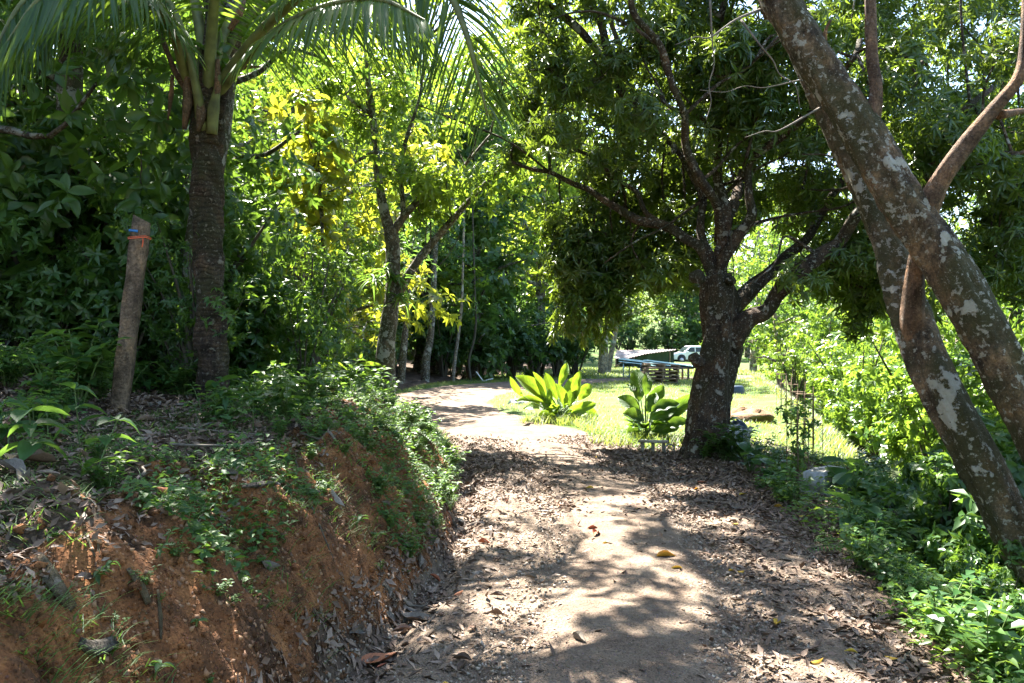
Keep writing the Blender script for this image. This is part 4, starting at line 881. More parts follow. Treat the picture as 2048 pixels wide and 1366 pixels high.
def paddle_plant(name, label, basepx, d, leaves, meshes, seed, extra=18):
    rr = np.random.default_rng(seed); b = P(*basepx, d); b[2] = hz(b[0], b[1]); t = thing(name, label, 'plant', b); mb = MB(); k = d / F_PX
    top = P(basepx[0], basepx[1] - 28, d) - b; mb.tube(np.array([[0, 0, -.1], top * .5, top]), [.035, .03, .02], 7, .1, seed, True, 3)
    for i, (bx, by, tx, ty, w) in enumerate(leaves):
        dep = rr.uniform(-.28, .28); a = P(bx, by, d) - b + [0, dep * .5, 0]; e = P(tx, ty, d) - b + [0, dep, 0]; dv = e - a; L = np.linalg.norm(dv) * 1.12
        st_ = top * rr.uniform(.4, 1); mb.tube(np.array([st_, (st_ + a) / 2 + [0, 0, -.03], a]), [.012, .009, .008], 5, 0, i, False, 3)
        dv = dv + rr.normal(size=3) * .10 * L
        o = obj('leaf', meshes[int(rr.integers(len(meshes)))], None, t)
        face = np.array([rr.normal() * .35, -1 + rr.normal() * .25, .35 + rr.random() * .4])
        set_leaf(o, a, dv, face, L, w * k * rr.uniform(.6, .95))
    k2 = len(leaves)
    for i in range(extra):
        az = rr.random() * 6.28; el = rr.uniform(.1, 1.3); st_ = top * rr.uniform(.15, .9); dv = np.array([math.cos(az), math.sin(az), el]); a = st_ + nrm(dv) * rr.uniform(.08, .22); L = rr.uniform(.16, .36)
        mb.tube(np.array([st_, (st_ + a) / 2, a]), [.01, .008, .006], 5, 0, i, False, 2); o = obj('leaf', meshes[i % len(meshes)], None, t); set_leaf(o, a, dv, np.array([0, 0, 1.]) + rr.normal(size=3) * .3, L, L * rr.uniform(.45, .6))
    obj('stem', mb.mesh('stem', True), M['stem'], t); return t
paddle_plant('paddle_leaf_plant', 'large plant with glowing yellow-green paddle leaves on the grass by the bend', (1122, 848), 15.9,
 [(1046, 792, 1020, 758, 22), (1092, 800, 1046, 745, 36), (1088, 806, 1062, 752, 34), (1100, 815, 1070, 770, 30), (1115, 800, 1100, 748, 32), (1118, 775, 1128, 726, 22), (1138, 812, 1146, 755, 40), (1150, 800, 1168, 748, 30), (1142, 825, 1182, 797, 26),
  (1146, 832, 1200, 822, 40), (1090, 806, 1036, 795, 24), (1102, 822, 1050, 815, 38), (1112, 830, 1098, 798, 22), (1125, 838, 1150, 826, 30), (1100, 808, 1082, 775, 26), (1130, 815, 1122, 768, 28), (1110, 822, 1085, 800, 26), (1140, 835, 1172, 830, 30), (1116, 836, 1078, 838, 26), (1158, 800, 1180, 770, 26)], PAD, 3)
paddle_plant('paddle_leaf_plant', 'upright dark green plant with wavy-edged leaves beside the mango trunk', (1292, 888), 12.6,
 [(1284, 800, 1268, 740, 42), (1292, 812, 1330, 768, 40), (1280, 820, 1242, 790, 38), (1286, 838, 1246, 826, 36), (1300, 838, 1352, 806, 38), (1306, 850, 1388, 780, 42), (1300, 860, 1352, 850, 34), (1285, 860, 1258, 862, 28), (1296, 826, 1310, 786, 30), (1330, 850, 1362, 832, 30), (1305, 872, 1340, 880, 26), (1282, 848, 1262, 842, 26), (1290, 790, 1296, 748, 26), (1278, 806, 1256, 770, 26), (1300, 822, 1342, 790, 28), (1318, 850, 1372, 812, 30)], WAV, 4)
# gingers with long blades left of the road
GIN = [leaf_mesh('leaf', lambda u: math.sin(math.pi * min(1, u * .95 + .05)) ** .6, .25, dr, 8) for dr in (.2, .45, .7)]
for me in GIN: me.materials.append(M['broad'])
def blade_plant(name, label, loc, nst, H, L, W, seed, cat='plant', group=None, meshes=GIN, per=5, lean=.35):
    rr = np.random.default_rng(seed); t = thing(name, label, cat, loc, None, group); mb = MB()
    for i in range(nst):
        az = rr.random() * 6.28; ln = rr.uniform(.1, lean); top = np.array([math.cos(az) * ln * H, math.sin(az) * ln * H, H * rr.uniform(.6, 1)])
        mb.tube(np.array([[0, 0, -.05], top * .5 + [0, 0, .05 * H], top]), [.012, .009, .004], 5, 0, i, False, 3)
        for j in range(per):
            u = (j + 1.5) / (per + .5); p = top * u; a2 = rr.random() * 6.28
            o = obj('leaf', meshes[int(rr.integers(len(meshes)))], None, t); l = L * rr.uniform(.7, 1.1)
            set_leaf(o, p, np.array([math.cos(a2), math.sin(a2), rr.uniform(-.1, .7)]), np.array([0, 0, 1.]) + rr.normal(size=3) * .2, l, W * l / L)
    obj('stem', mb.mesh('stem', True), M['stem'], t); return t
for i, (px, py, d, n, H, L) in enumerate([(690, 740, 11.2, 4, .75, .46), (650, 730, 11.8, 4, .9, .42), (600, 740, 11.0, 3, .7, .36), (560, 750, 10.6, 3, .7, .34)]):
    x, y, _ = P(px, py, d)
    blade_plant('ginger_plant', ['wild ginger with long bright blades at the lip of the bank', 'taller wild ginger behind the lip of the bank', 'small wild ginger among the bank weeds', 'small wild ginger in the shade beside the palm'][i], (x, y, hz(x, y) - .02), n, H, L, .10, 300 + i)

# ------------------------------------------------------------------ wooden stake
SDp = 5.6; b = P(238, 806, SDp); b[2] = hz(b[0], b[1])
stake = thing('wooden_stake', 'tilted weathered wooden stake with orange string and blue tape on the bank', 'post', b)
top = P(284, 438, SDp + .05) - b
ax = nrm(top); sx = nrm(np.cross([0, 1, 0], ax)); sy = np.cross(ax, sx)
def rotm(a, bb_, c): return np.stack([a, bb_, c], -1)
mb = MB(); hw, hd = .053, .04
n = 14; prof = [(-1, -1), (-.72, -1.12), (.72, -1.12), (1, -1), (1, 1), (-1, 1)]; v = []
for i in range(n + 1):
    u = -.12 + 1.12 * i / n; c = top * u; tw = .12 * u; w = 1 + .08 * math.sin(i * 1.7)
    for a_, c_ in prof:
        v.append(c + sx * (a_ * hw * w * math.cos(tw) - c_ * hd * math.sin(tw)) + sy * (c_ * hd * math.cos(tw) + a_ * hw * math.sin(tw)) + ax * (.02 * a_ * (i == n) * -1))
k = len(prof); f = [[i * k + j, i * k + (j + 1) % k, (i + 1) * k + (j + 1) % k, (i + 1) * k + j] for i in range(n) for j in range(k)]
mb.add(v, [np.array(f), np.array([[n * k + j for j in range(k)]])]); obj('post', mb.mesh('post'), M['wood_post'], stake)
def band(u, hh, name, mat, grow=1.12, tail=None):
    m2 = MB(); c = top * u; vv = []
    for s in (-hh / 2, hh / 2):
        for a_, c_ in [(-1, -1), (-.72, -1.15), (.72, -1.15), (1, -1), (1, 1), (-1, 1)]: vv.append(c + sx * a_ * hw * grow + sy * c_ * hd * grow + ax * (s + .012 * a_))
    m2.add(vv, [np.array([[j, (j + 1) % 6, 6 + (j + 1) % 6, 6 + j] for j in range(6)])])
    if tail is not None: m2.tube(np.array([c + sx * hw * tail[0] - sy * hd * 1.3, c + sx * hw * (tail[0] * 1.1) - sy * hd * 1.4 + ax * tail[1] * .5, c + sx * hw * tail[0] * 1.02 - sy * hd * 1.35 + ax * tail[1]]), .004, 4, 0, 1, False, 3)
    return obj(name, m2.mesh(name), mat, stake)
M['orange'] = solid('orange_string', (.75, .12, .04), .6, var=.15); M['blue'] = solid('blue_tape', (.02, .16, .42), .4, var=.2)
band(.895, .006, 'string', M['orange'], 1.16, (.9, -.06)); band(.902, .004, 'string', M['orange'], 1.2)
m2 = MB(); m2.box(top * .93 - sx * .026 - sy * (hd * 1.17 + .004), (.062, .006, .016), rotm(sx, sy, ax)); obj('tape', m2.mesh('tape'), M['blue'], stake)

# ------------------------------------------------------------------ low bench by the mango tree
M['greywood'] = solid('weathered_plank', (.30, .26, .19), .85, var=.35, vs_=18, b_=.4); M['concrete'] = solid('old_concrete', (.26, .25, .225), .9, var=.25, vs_=9, b_=.5)
M['darkplastic'] = solid('dark_plastic', (.03, .045, .07), .35, var=.3); M['rebar'] = solid('rusty_bar', (.13, .085, .055), .8, .3, .4, 20)
x, y, z = P(1306, 915, 11.4); z = hz(x, y)
bench = thing('low_bench', 'low grey plank bench on short posts beside the mango trunk', 'bench', (x, y, z), (0, 0, -.25))
for sx_ in (-.15, .0, .15):
    mb = MB(); mb.box((sx_, 0, .03), (.045, .05, .26)); obj('leg', mb.mesh('leg'), M['greywood'], bench)
mb = MB(); mb.box((0, 0, .175), (.42, .14, .028)); obj('plank', mb.mesh('plank'), M['greywood'], bench)
x2, y2 = x + .22, y - .1
mb = MB(); a = np.linspace(0, 2 * math.pi, 19); mb.tube(np.stack([.075 * np.cos(a), 0 * a, .075 * np.sin(a) + .085], -1), .012, 6, 0, 1, False, 1)
tag(obj('hose_ring', mb.mesh('hose_ring', True), M['concrete'], None, (x2, y2, hz(x2, y2) - .01), (0, 0, .3)), 'small pale pipe ring leaning at the end of the plank bench', 'ring')

# ------------------------------------------------------------------ hollow blocks on a footing, rebar cages along the terrace edge
fx, fy, fz = G(1640, 985, -.1)
foot = thing('concrete_footing', 'round-edged concrete footing with a rough grey face at the terrace edge', 'footing', (fx, fy, fz))
mb = MB(); a = np.linspace(0, 2 * math.pi, 20, endpoint=False); vv = []
for rr_, zz_ in ((.30, -.5), (.30, -.03), (.285, .05), (.0, .055)):
    vv += [[(rr_ + .012 * math.sin(3 * q) * (rr_ > 0)) * 1.15 * math.cos(q), rr_ * .8 * math.sin(q), zz_] for q in a]
mb.add(vv, [np.array([[i * 20 + j, i * 20 + (j + 1) % 20, (i + 1) * 20 + (j + 1) % 20, (i + 1) * 20 + j] for i in range(3) for j in range(20)])])
obj('base', mb.mesh('base', True), M['concrete'], foot)
M['block'] = solid('hollow_block', (.36, .345, .32), .9, var=.15, vs_=14, b_=.4)
def hollow_block(loc, rz, label):
    t = thing('hollow_block', label, 'block', loc, (0, 0, rz)); m2 = MB(); L_, W_, H_ = .39, .19, .19
    for yy in (-.08, .08): m2.box((0, yy, H_ / 2), (L_, .03, H_))
    for xx in (-.18, -.06, .06, .18): m2.box((xx, 0, H_ / 2 - .0015), (.03, .13 - .001, H_ - .003))
    o = obj('shell', m2.mesh('shell'), M['block'], t); m3 = MB(); m3.box((0, 0, .012), (.36, .12, .016)); obj('web', m3.mesh('web'), M['concrete'], t)
hollow_block((fx - .03, fy - .03, fz + .052), .9, 'pale hollow concrete block standing on the footing, nearer the dirt road')
hollow_block((fx + .14, fy + .12, fz + .052), .75, 'pale hollow concrete block standing on the footing, behind the other block')
def cage(loc, H, w, label, group=None, nt=3):
    t = thing('rebar_cage', label, 'rebar', loc, (0, 0, .5), group)
    for sx_ in (-w, w):
        for sy_ in (-w, w):
            m2 = MB(); m2.tube(np.array([[sx_, sy_, -.15], [sx_ * 1.02, sy_, H * .5], [sx_ * (1 + .1 * random.random()), sy_, H * random.uniform(.85, 1.1)]]), .005, 5, 0, 1, True, 2); obj('rod', m2.mesh('rod', True), M['rebar'], t)
    m2 = MB(); e = w * 1.08
    for i in range(nt):
        zz = .1 + (H - .2) * i / (nt - 1); m2 = MB(); m2.tube(np.array([[-e, -e, zz], [e, -e, zz], [e, e, zz], [-e, e, zz], [-e, -e, zz]]), .004, 4, 0, 1, False, 1); obj('tie', m2.mesh('tie'), M['rebar'], t)
    return t
cgx, cgy = fx - .22, fy + .05
cage((cgx, cgy, hz(cgx, cgy)), .82, .075, 'rebar column cage overgrown by a leafy vine beside the footing')
vt = thing('cage_vine', 'leafy vine heaped over the top of the rebar cage beside the footing', 'vine', (cgx, cgy, hz(cgx, cgy)))
rr = np.random.default_rng(88); mb = MB(); mb.tube(np.array([[.1, -.1, -.02], [.07, -.05, .3], [.0, .02, .6], [.03, 0, .85]]), .006, 5, 0, 1, False, 4); obj('stem', mb.mesh('stem'), M['vine'], vt)
cb = MB(); rosettes(cb, [[0, 0, .86], [.08, 0, .78], [-.1, .02, .8], [0, 0, .62], [.02, 0, .45], [-.05, -.05, .3]], np.array([.17, .14, .15, .11, .1, .12]), 14, 6, .06, .032, T_FOLD, rr, .6); obj('foliage', cb.mesh('foliage'), M['weed'], vt)
for i, Y in enumerate([11.4, 13.0, 14.8, 16.8, 19.0, 21.4]):
    X = float(xe(np.array([Y]))[()]) - .35; cage((X, Y, hz(X, Y)), 1.0 + .1 * math.sin(i * 3), .09, 'rusty bare rebar cage standing along the grassy terrace edge', 'rebar cages along the terrace edge')
# ------------------------------------------------------------------ eroded mound, black tub, blue tarp, dark lump, white pipe
M['mound'] = groundmat('mound_soil', [(.3, (.09, .055, .03)), (.5, (.19, .12, .07)), (.7, (.27, .2, .11))], 5, 30, (.3, .2, .12), .5)
def lump(name, loc, size, mat, label, cat, seed, amp=.3, seg=(18, 12), kind=None):
    a = np.linspace(0, 2 * math.pi, seg[0], endpoint=False); b_ = np.linspace(-.25, math.pi / 2, seg[1]); v = []
    for q in b_:
        for p in a:
            n_ = 1 + amp * float(fbm(np.array([math.cos(p) * 1.5 + seed]), np.array([math.sin(p) * 1.5 + q * 1.5]), seed, 3)[0])
            v.append([size[0] * math.cos(p) * math.cos(q) * n_, size[1] * math.sin(p) * math.cos(q) * n_, size[2] * math.sin(q) * n_])
    n0 = seg[0]; f = [[i * n0 + j, i * n0 + (j + 1) % n0, (i + 1) * n0 + (j + 1) % n0, (i + 1) * n0 + j] for i in range(seg[1] - 1) for j in range(n0)]
    o = obj(name, to_mesh(name, v, [np.array(f)], smooth=True), mat, None, loc); return tag(o, label, cat)
x, y = 5.35, 18.4; lump('earth_mound', (x, y, hz(x, y) - .05), (.55, .7, .26), M['mound'], 'bare brown earth mound on the grassy terrace behind the mango trunk', 'mound', 4, .9, (36, 20))
x, y = 7.6, 27.0; tub = thing('overturned_tub', 'black plastic tub lying overturned on the sunny terrace', 'tub', (x, y, hz(x, y)), (0, 0, .4))
mb = MB(); a = np.linspace(0, 2 * math.pi, 18, endpoint=False); vv = []
for rr_, zz_ in ((.33, 0), (.27, .24), (.22, .27), (0, .275)): vv += [[rr_ * math.cos(q), rr_ * .7 * math.sin(q), zz_] for q in a]
mb.add(vv, [np.array([[i * 18 + j, i * 18 + (j + 1) % 18, (i + 1) * 18 + (j + 1) % 18, (i + 1) * 18 + j] for i in range(3) for j in range(18)])]); obj('body', mb.mesh('body', True), M['darkplastic'], tub)
mb = MB(); mb.tube(np.stack([.34 * np.cos(np.append(a, 0)), .245 * np.sin(np.append(a, 0)), .015 + 0 * np.append(a, 0)], -1), .018, 6, 0, 1, False, 1); obj('rim', mb.mesh('rim', True), M['darkplastic'], tub)
M['tarp'] = solid('blue_black_tarp', (.03, .05, .09), .4, var=.4, vs_=4, b_=.6)
x, y = 3.25, 11.55; lump('tarp_heap', (x, y, hz(x, y)), (.22, .3, .42), M['tarp'], 'dark blue tarp draped over a heap behind the mango trunk', 'tarp', 9, .35)
x, y, z = G(1031, 808); lump('dark_stone', (x, y, hz(x, y) - .02), (.22, .16, .14), M['darkplastic'], 'small dark stone lying on the grass between the road bend and the paddle-leaved plant', 'stone', 13, .6, (12, 7))
mb = MB(); q = px_pts([(952, 746, 33), (958, 752, 33), (965, 758, 33)]); mb.tube(np.array([[-.25, 0, .42], [-.1, 0, .22], [.05, 0, .02]]), .022, 6, 0, 1, True, 3); mb.tube(np.array([[.05, 0, .02], [.3, .05, .1], [.45, .05, .12]]), .02, 6, 0, 1, True, 3)
x, y = q[2][0], 32.6; M['white'] = solid('white_paint', (.78, .78, .76), .45, var=.06)
tag(obj('bent_pipe', mb.mesh('bent_pipe', True), M['white'], None, (x, y, hz(x, y))), 'thin white bent pipe lying at the forest edge by the bend', 'pipe')

# ------------------------------------------------------------------ pallets, sheets, frame, shed, vehicle
M['pallet'] = solid('pallet_wood', (.19, .135, .10), .85, var=.4, vs_=10); M['sheet'] = solid('teal_sheet', (.24, .42, .40), .45, .3, .3, 5); M['frame'] = solid('pale_blue_frame', (.42, .56, .60), .5, .2, .15)
M['rustroof'] = None
m, nt, b_, out = newmat('rusty_roof'); v = coords(nt)
nt.links.new(ramp(nt, noise(nt, v, 1.6, 6, .6), [(.36, (.10, .105, .125)), (.5, (.085, .07, .07)), (.62, (.07, .035, .028))]), b_.inputs['Base Color']); b_.inputs['Metallic'].default_value = .3; b_.inputs['Roughness'].default_value = .55; M['rustroof'] = m
pp = G(1320, 766); px0, py0 = pp[0], pp[1]; zz0 = hz(px0, py0)
board = MB(); board.box((0, 0, 0), (1.2, .1, .022)); board = board.mesh('board'); bearer = MB(); bearer.box((0, 0, 0), (.07, 1.0, .09)); bearer = bearer.mesh('bearer')
board.materials.append(M['pallet']); bearer.materials.append(M['pallet'])
plab = ['weathered pallet lying on the grass at the bottom of the pallet stack', 'second pallet up in the weathered pallet stack', 'third pallet up in the weathered pallet stack', 'unused', 'fifth', 'fourth pallet up in the weathered pallet stack', 'tilted reddish pallet on top of the pallet stack']
for i in range(7):
    if i in (3, 4): continue
    t = thing('pallet', plab[i], 'pallet', (px0 + random.uniform(-.05, .05), py0 + random.uniform(-.05, .05), zz0 + .02 + (i - 2 * (i > 4)) * .137), (0, .05 if i == 6 else 0, .04 + random.uniform(-.1, .1)))
    for xx in (-.55, 0, .55): obj('bearer', bearer, None, t, (xx, 0, .068))
    for yy in (-.45, -.22, 0, .22, .45): obj('board', board, None, t, (0, yy, .124))
    for yy in (-.45, .45): obj('board', board, None, t, (0, yy, .012))
# corrugated sheets in a leaning pile behind the pallets
def corr(L_, W_, nseg, amp):
    xs = np.linspace(-L_ / 2, L_ / 2, nseg); v = []
    for yy in (-W_ / 2, W_ / 2): v += [[x_, yy, amp * (1 if i % 2 else -1)] for i, x_ in enumerate(xs)]
    return to_mesh('sheet', v, [np.array([[i, i + 1, nseg + i + 1, nseg + i] for i in range(nseg - 1)])], smooth=False)
cs_ = corr(.9, 2.6, 25, .012); cs_.materials.append(M['sheet'])
sp_ = P(1325, 740, 35)
for i in range(7):
    x, y = sp_[0] + (i % 3) * .55 - .5 + random.uniform(-.1, .1), sp_[1] + random.uniform(-.15, .15)
    t = tag(obj('roofing_sheet', cs_, None, None, (x, y, hz(x, y) + .55 + .03 * i), (.10 + random.uniform(-.03, .03), random.uniform(-.04, .04), 1.25 + random.uniform(-.12, .12))), 'teal corrugated roofing sheet in the loose pile behind the pallets', 'roofing sheet', 'roofing sheets piled behind the pallets')
mbs = MB()
for xx in (-1.0, 1.1): mbs.box((xx, 0, .25), (.5, 1.2, .5))
tr_ = thing('sheet_trestle', 'low timber trestle under the pile of teal sheets', 'trestle', (sp_[0], sp_[1], hz(sp_[0], sp_[1])))
for xx in (-.8, .2, 1.0):
    for yy in (-.6, .6):
        m2 = MB(); m2.box((xx, yy, .22), (.08, .08, .5)); obj('leg', m2.mesh('leg'), M['pallet'], tr_)
m2 = MB(); m2.box((.1, -.6, .49), (2.2, .08, .07)); m2.box((.1, .6, .49), (2.2, .08, .07)); obj('beam', m2.mesh('beam'), M['pallet'], tr_)
# pale blue metal frame
c = P(1270, 750, 36); c[2] = hz(c[0], c[1]); fr_ = thing('metal_frame', 'pale blue metal cage frame beside the pallet stack', 'frame', c, (0, 0, .25)); w_, d_, h_ = .42, .35, .66
for sx_ in (-w_, w_):
    for sy_ in (-d_, d_):
        m2 = MB(); m2.box((sx_, sy_, h_ / 2 - .02), (.045, .045, h_)); obj('upright', m2.mesh('upright'), M['frame'], fr_)
for zz in (.08, h_):
    for sy_ in (-d_, d_): m2 = MB(); m2.box((0, sy_, zz), (2 * w_ - .05, .04, .04)); obj('rail', m2.mesh('rail'), M['frame'], fr_)
    for sx_ in (-w_, w_): m2 = MB(); m2.box((sx_, 0, zz), (.04, 2 * d_ - .05, .04)); obj('rail', m2.mesh('rail'), M['frame'], fr_)
# open shed with a sagging rusty roof
SH = 62.0; k = SH / F_PX
c = P(1290, 735, SH); c[2] = hz(c[0], c[1]); shed = thing('open_shed', 'low open shed with sagging rusty corrugated roof and green tarp wall', 'shed', c)
A = [P(1230, 716, SH - 1.2), P(1262, 716, SH - 1.4), P(1351, 698, SH - 1.2), P(1351, 698, SH + 1.5), P(1234, 700, SH + 1.6)]
nseg = 44; v = []
for j in range(6):
    for i in range(nseg):
        u = i / (nseg - 1); w_ = j / 5
        f_ = P(1228 + 124 * u, np.interp(u, [0, .22, .5, 1], [716.5, 717, 708, 699.5]), SH - 1.4); bk = P(1233 + 118 * u, np.interp(u, [0, 1], [700.5, 698.5]), SH + 1.6)
        p = f_ * (1 - w_) + bk * w_ - c; p[2] += .03 * (1 if i % 2 else -1); v.append(p)
obj('roof', to_mesh('roof', v, [np.array([[j * nseg + i, j * nseg + i + 1, (j + 1) * nseg + i + 1, (j + 1) * nseg + i] for j in range(5) for i in range(nseg - 1)])]), M['rustroof'], shed)
for px_, top_ in ((1232, 717), (1268, 716), (1340, 701)):
    a_ = P(px_, top_, SH - 1.3) - c; m2 = MB(); z0 = hz(a_[0] + c[0], a_[1] + c[1]) - c[2] - .1; m2.tube(np.array([[a_[0], a_[1], z0], [a_[0], a_[1], a_[2]]]), .05, 6, 0, 1, True, 1); obj('post', m2.mesh('post', True), M['pallet'], shed)
for px_, top_ in ((1236, 702), (1295, 700), (1346, 700)):
    a_ = P(px_, top_, SH + 1.5) - c; m2 = MB(); z0 = hz(a_[0] + c[0], a_[1] + c[1]) - c[2] - .1; m2.tube(np.array([[a_[0], a_[1], z0], [a_[0], a_[1], a_[2]]]), .05, 6, 0, 1, True, 1); obj('post', m2.mesh('post', True), M['pallet'], shed)
M['greentarp'] = solid('green_tarp', (.016, .04, .03), .6, var=.3, vs_=2)
v = []; n_ = 20
for j in range(5):
    for i in range(n_):
        u = i / (n_ - 1); x_ = 1262 + 78 * u; t_ = np.interp(u, [0, .3, 1], [719, 710.5, 702]); y_ = t_ + (738 - t_) * j / 4
        p = P(x_, y_, SH - 1.25) - c; p[1] += .06 * math.sin(i * 1.3) + .1 * math.sin(j); v.append(p)
obj('tarp_wall', to_mesh('tarp_wall', v, [np.array([[j * n_ + i, j * n_ + i + 1, (j + 1) * n_ + i + 1, (j + 1) * n_ + i] for j in range(4) for i in range(n_ - 1)])], smooth=True), M['greentarp'], shed)
v = []
for j in range(2):
    for i in range(8): p = P(1232 + 116 * i / 7, 703 + 36 * j, SH + 1.45) - c; v.append(p)
obj('back_wall', to_mesh('back_wall', v, [np.array([[i, i + 1, 9 + i, 8 + i] for i in range(7)])]), M['greentarp'], shed)
m2 = MB(); m2.tube(np.array([P(1229, 735, SH - 2.2) - c, P(1240, 727, SH - 1.9) - c, P(1254, 718, SH - 1.6) - c]), .06, 6, 0, 1, True, 3); obj('brace', m2.mesh('brace', True), M['bark_red'], shed)

# white off-road car, nose to the left
CD = 84.0; c = P(1382, 728, CD); c[2] = hz(c[0], c[1]); kz = 1.0
car = thing('parked_car', 'white boxy off-road car parked beside the shed', 'car', c, (0, 0, .18))
M['carpaint'] = solid('white_car_paint', (.78, .79, .80), .25, var=.03); M['glass'] = solid('car_glass', (.02, .03, .035), .08, var=.1); M['rubber'] = solid('tyre_rubber', (.02, .02, .02), .8, var=.2); M['rim'] = solid('wheel_rim', (.45, .45, .46), .35, .7, .1); M['lamp'] = solid('lamp_glass', (.75, .75, .7), .15, var=.05); M['redlamp'] = solid('red_lamp', (.5, .02, .02), .2, var=.05)
body = [(-2.25, .42), (-2.32, .62), (-2.28, .95), (-2.15, 1.06), (-1.15, 1.17), (-.45, 1.78), (-.25, 1.85), (1.95, 1.85), (2.2, 1.78), (2.35, 1.15), (2.36, .5), (2.25, .42)]
def extr(prof, hwid, inset=None):
    n_ = len(prof); v = []
    for s, sc_ in ((-1, 0), (1, 0)):
        for (x_, z_) in prof:
            ww = hwid - (.13 * max(0, (z_ - 1.15) / .7)); v.append([x_, s * ww, z_])
    f4 = [[i, (i + 1) % n_, n_ + (i + 1) % n_, n_ + i] for i in range(n_)]
    m2 = MB(); m2.add(v, [np.array(f4), np.array([list(range(n_))[::-1]]), np.array([list(range(n_, 2 * n_))])]); return m2
o = obj('body', extr(body, .92).mesh('body'), M['carpaint'], car); bv = o.modifiers.new('bevel', 'BEVEL'); bv.width = .06; bv.segments = 3; bv.limit_method = 'ANGLE'
for s in (-1, 1):
    for (x0, x1, xt0, xt1) in ((-.92, .05, -.42, .05), (.15, 1.05, .15, 1.05), (1.17, 2.12, 1.17, 2.02)):
        m2 = MB(); yy = lambda z_: s * (.92 - .13 * (z_ - 1.15) / .7 + .006)
        m2.add([[x0, yy(1.22), 1.22], [x1, yy(1.22), 1.22], [xt1, yy(1.68), 1.68], [xt0, yy(1.68), 1.68]], [np.array([[0, 1, 2, 3]])]); obj('window', m2.mesh('window'), M['glass'], car)
    for x_ in (.1, 1.1):
        m2 = MB(); m2.box((x_ - .15, s * .925, 1.05), (.16, .02, .03)); obj('door_handle', m2.mesh('door_handle'), M['rubber'], car)
    m2 = MB(); m2.box((-2.27, s * .68, .88), (.1, .3, .16)); obj('headlight', m2.mesh('headlight'), M['lamp'], car)
    m2 = MB(); m2.box((2.32, s * .80, 1.0), (.1, .14, .4)); obj('tail_light', m2.mesh('tail_light'), M['redlamp'], car)
    m2 = MB(); m2.box((-.75, s * 1.02, 1.2), (.1, .16, .14)); obj('mirror', m2.mesh('mirror'), M['carpaint'], car)
    for x_ in (-1.42, 1.38):
        m2 = MB(); m2.tube(np.array([[x_, s * .935, .52], [x_, s * .80, .52]]), .46, 20, 0, 1, True, 1); obj('wheel_arch', m2.mesh('wheel_arch'), M['rubber'], car)
        m2 = MB(); m2.tube(np.array([[x_, s * .70, .38], [x_, s * .955, .38]]), .38, 22, 0, 1, True, 1); wh = obj('wheel', m2.mesh('wheel', True), M['rubber'], car)
        m2 = MB(); m2.tube(np.array([[x_, s * .93, .38], [x_, s * .97, .38]]), .23, 16, 0, 1, True, 1); obj('rim', m2.mesh('rim'), M['rim'], wh)
m2 = MB(); m2.box((-2.34, 0, .55), (.16, 1.8, .22)); obj('bumper', m2.mesh('bumper'), M['rubber'], car)
m2 = MB(); m2.box((2.38, 0, .55), (.14, 1.8, .22)); obj('bumper', m2.mesh('bumper'), M['rubber'], car)
m2 = MB(); m2.add([[-1.10, -.8, 1.22], [-1.10, .8, 1.22], [-.5, .72, 1.755], [-.5, -.72, 1.755]], [np.array([[0, 1, 2, 3]])]); mm = m2.mesh('windscreen'); mm.transform(Matrix.Translation((-.03, 0, .02))); obj('windscreen', mm, M['glass'], car)

# ------------------------------------------------------------------ ground plants
def bare(x, y):
    u = x / y * F_PX + 1024; return (u > 170) & (u < 430) & (y > 4.3) & (y < 6.9)
SEED = [leaf_mesh('leaf', lambda u: math.sin(math.pi * min(1, u * .95 + .05)) ** .7, .25, dr, 4) for dr in (.15, .4, .7)]
for me in SEED: me.materials.append(M['weed'])
def seedling(loc, H, L, n, seed, label, group, W=.45, tiltn=None):
    rr = np.random.default_rng(seed); t = thing('seedling', label, 'seedling', loc, None, group); mb = MB()
    lean = (np.array([rr.normal() * .2, rr.normal() * .2, 1.0]) if tiltn is None else np.asarray(tiltn) + rr.normal(size=3) * .1) * H
    mb.tube(np.array([[0, 0, -.03], lean * .5, lean]), [.005, .004, .003], 4, 0, 1, False, 2); obj('stem', mb.mesh('stem'), M['stem'], t)
    for j in range(n):
        u = 1 - (j // 3) * .28; az = j * 2.2 + rr.random() * .6; l = L * rr.uniform(.7, 1.1)
        o = obj('leaf', SEED[int(rr.integers(3))], None, t); set_leaf(o, lean * u, np.array([math.cos(az), math.sin(az), rr.uniform(-.15, .5)]), np.array([0, 0, 1.]) + rr.normal(size=3) * .2, l, W * l)
# seedlings on the red face of the bank (placed where the face shows them)
rr = np.random.default_rng(500)
lean_b = (.6, -.15, .75); n = 0
while n < 42:
    y = rr.uniform(2.5, 7.5); t_ = rr.uniform(.15, 1.05); x = float(xb(np.array([y]))[()]) - t_ * WB
    nlf = int(rr.integers(4, 8)); seedling((x, y, hz(x, y) - .005), rr.uniform(.03, .10), rr.uniform(.035, .075) * (1 if y > 3.6 else .75), nlf, 600 + n, 'small %s-leaved seedling sprouting from the red face of the bank' % ['four', 'five', 'six', 'seven'][nlf - 4], 'seedlings on the bank face', .42, lean_b); n += 1
n = 0
while n < 46:
    y = rr.uniform(3.2, 8.5); x = float(xb(np.array([y]))[()]) - WB - rr.uniform(.0, 2.2)
    if (x / y) * F_PX + 1024 < -40 or bare(x, y): continue
    big = rr.random() < .5
    seedling((x, y, hz(x, y) - .01), rr.uniform(.1, .35), rr.uniform(.12, .2) if big else rr.uniform(.07, .12), int(rr.integers(5, 10)), 700 + n, ('broad leaved seedling among dead leaves above the bank, near ' if big else 'small leaved seedling among dead leaves above the bank, near ') + landmark(x, y), 'broad seedlings above the bank' if big else 'small seedlings above the bank', .5 if big else .38); n += 1

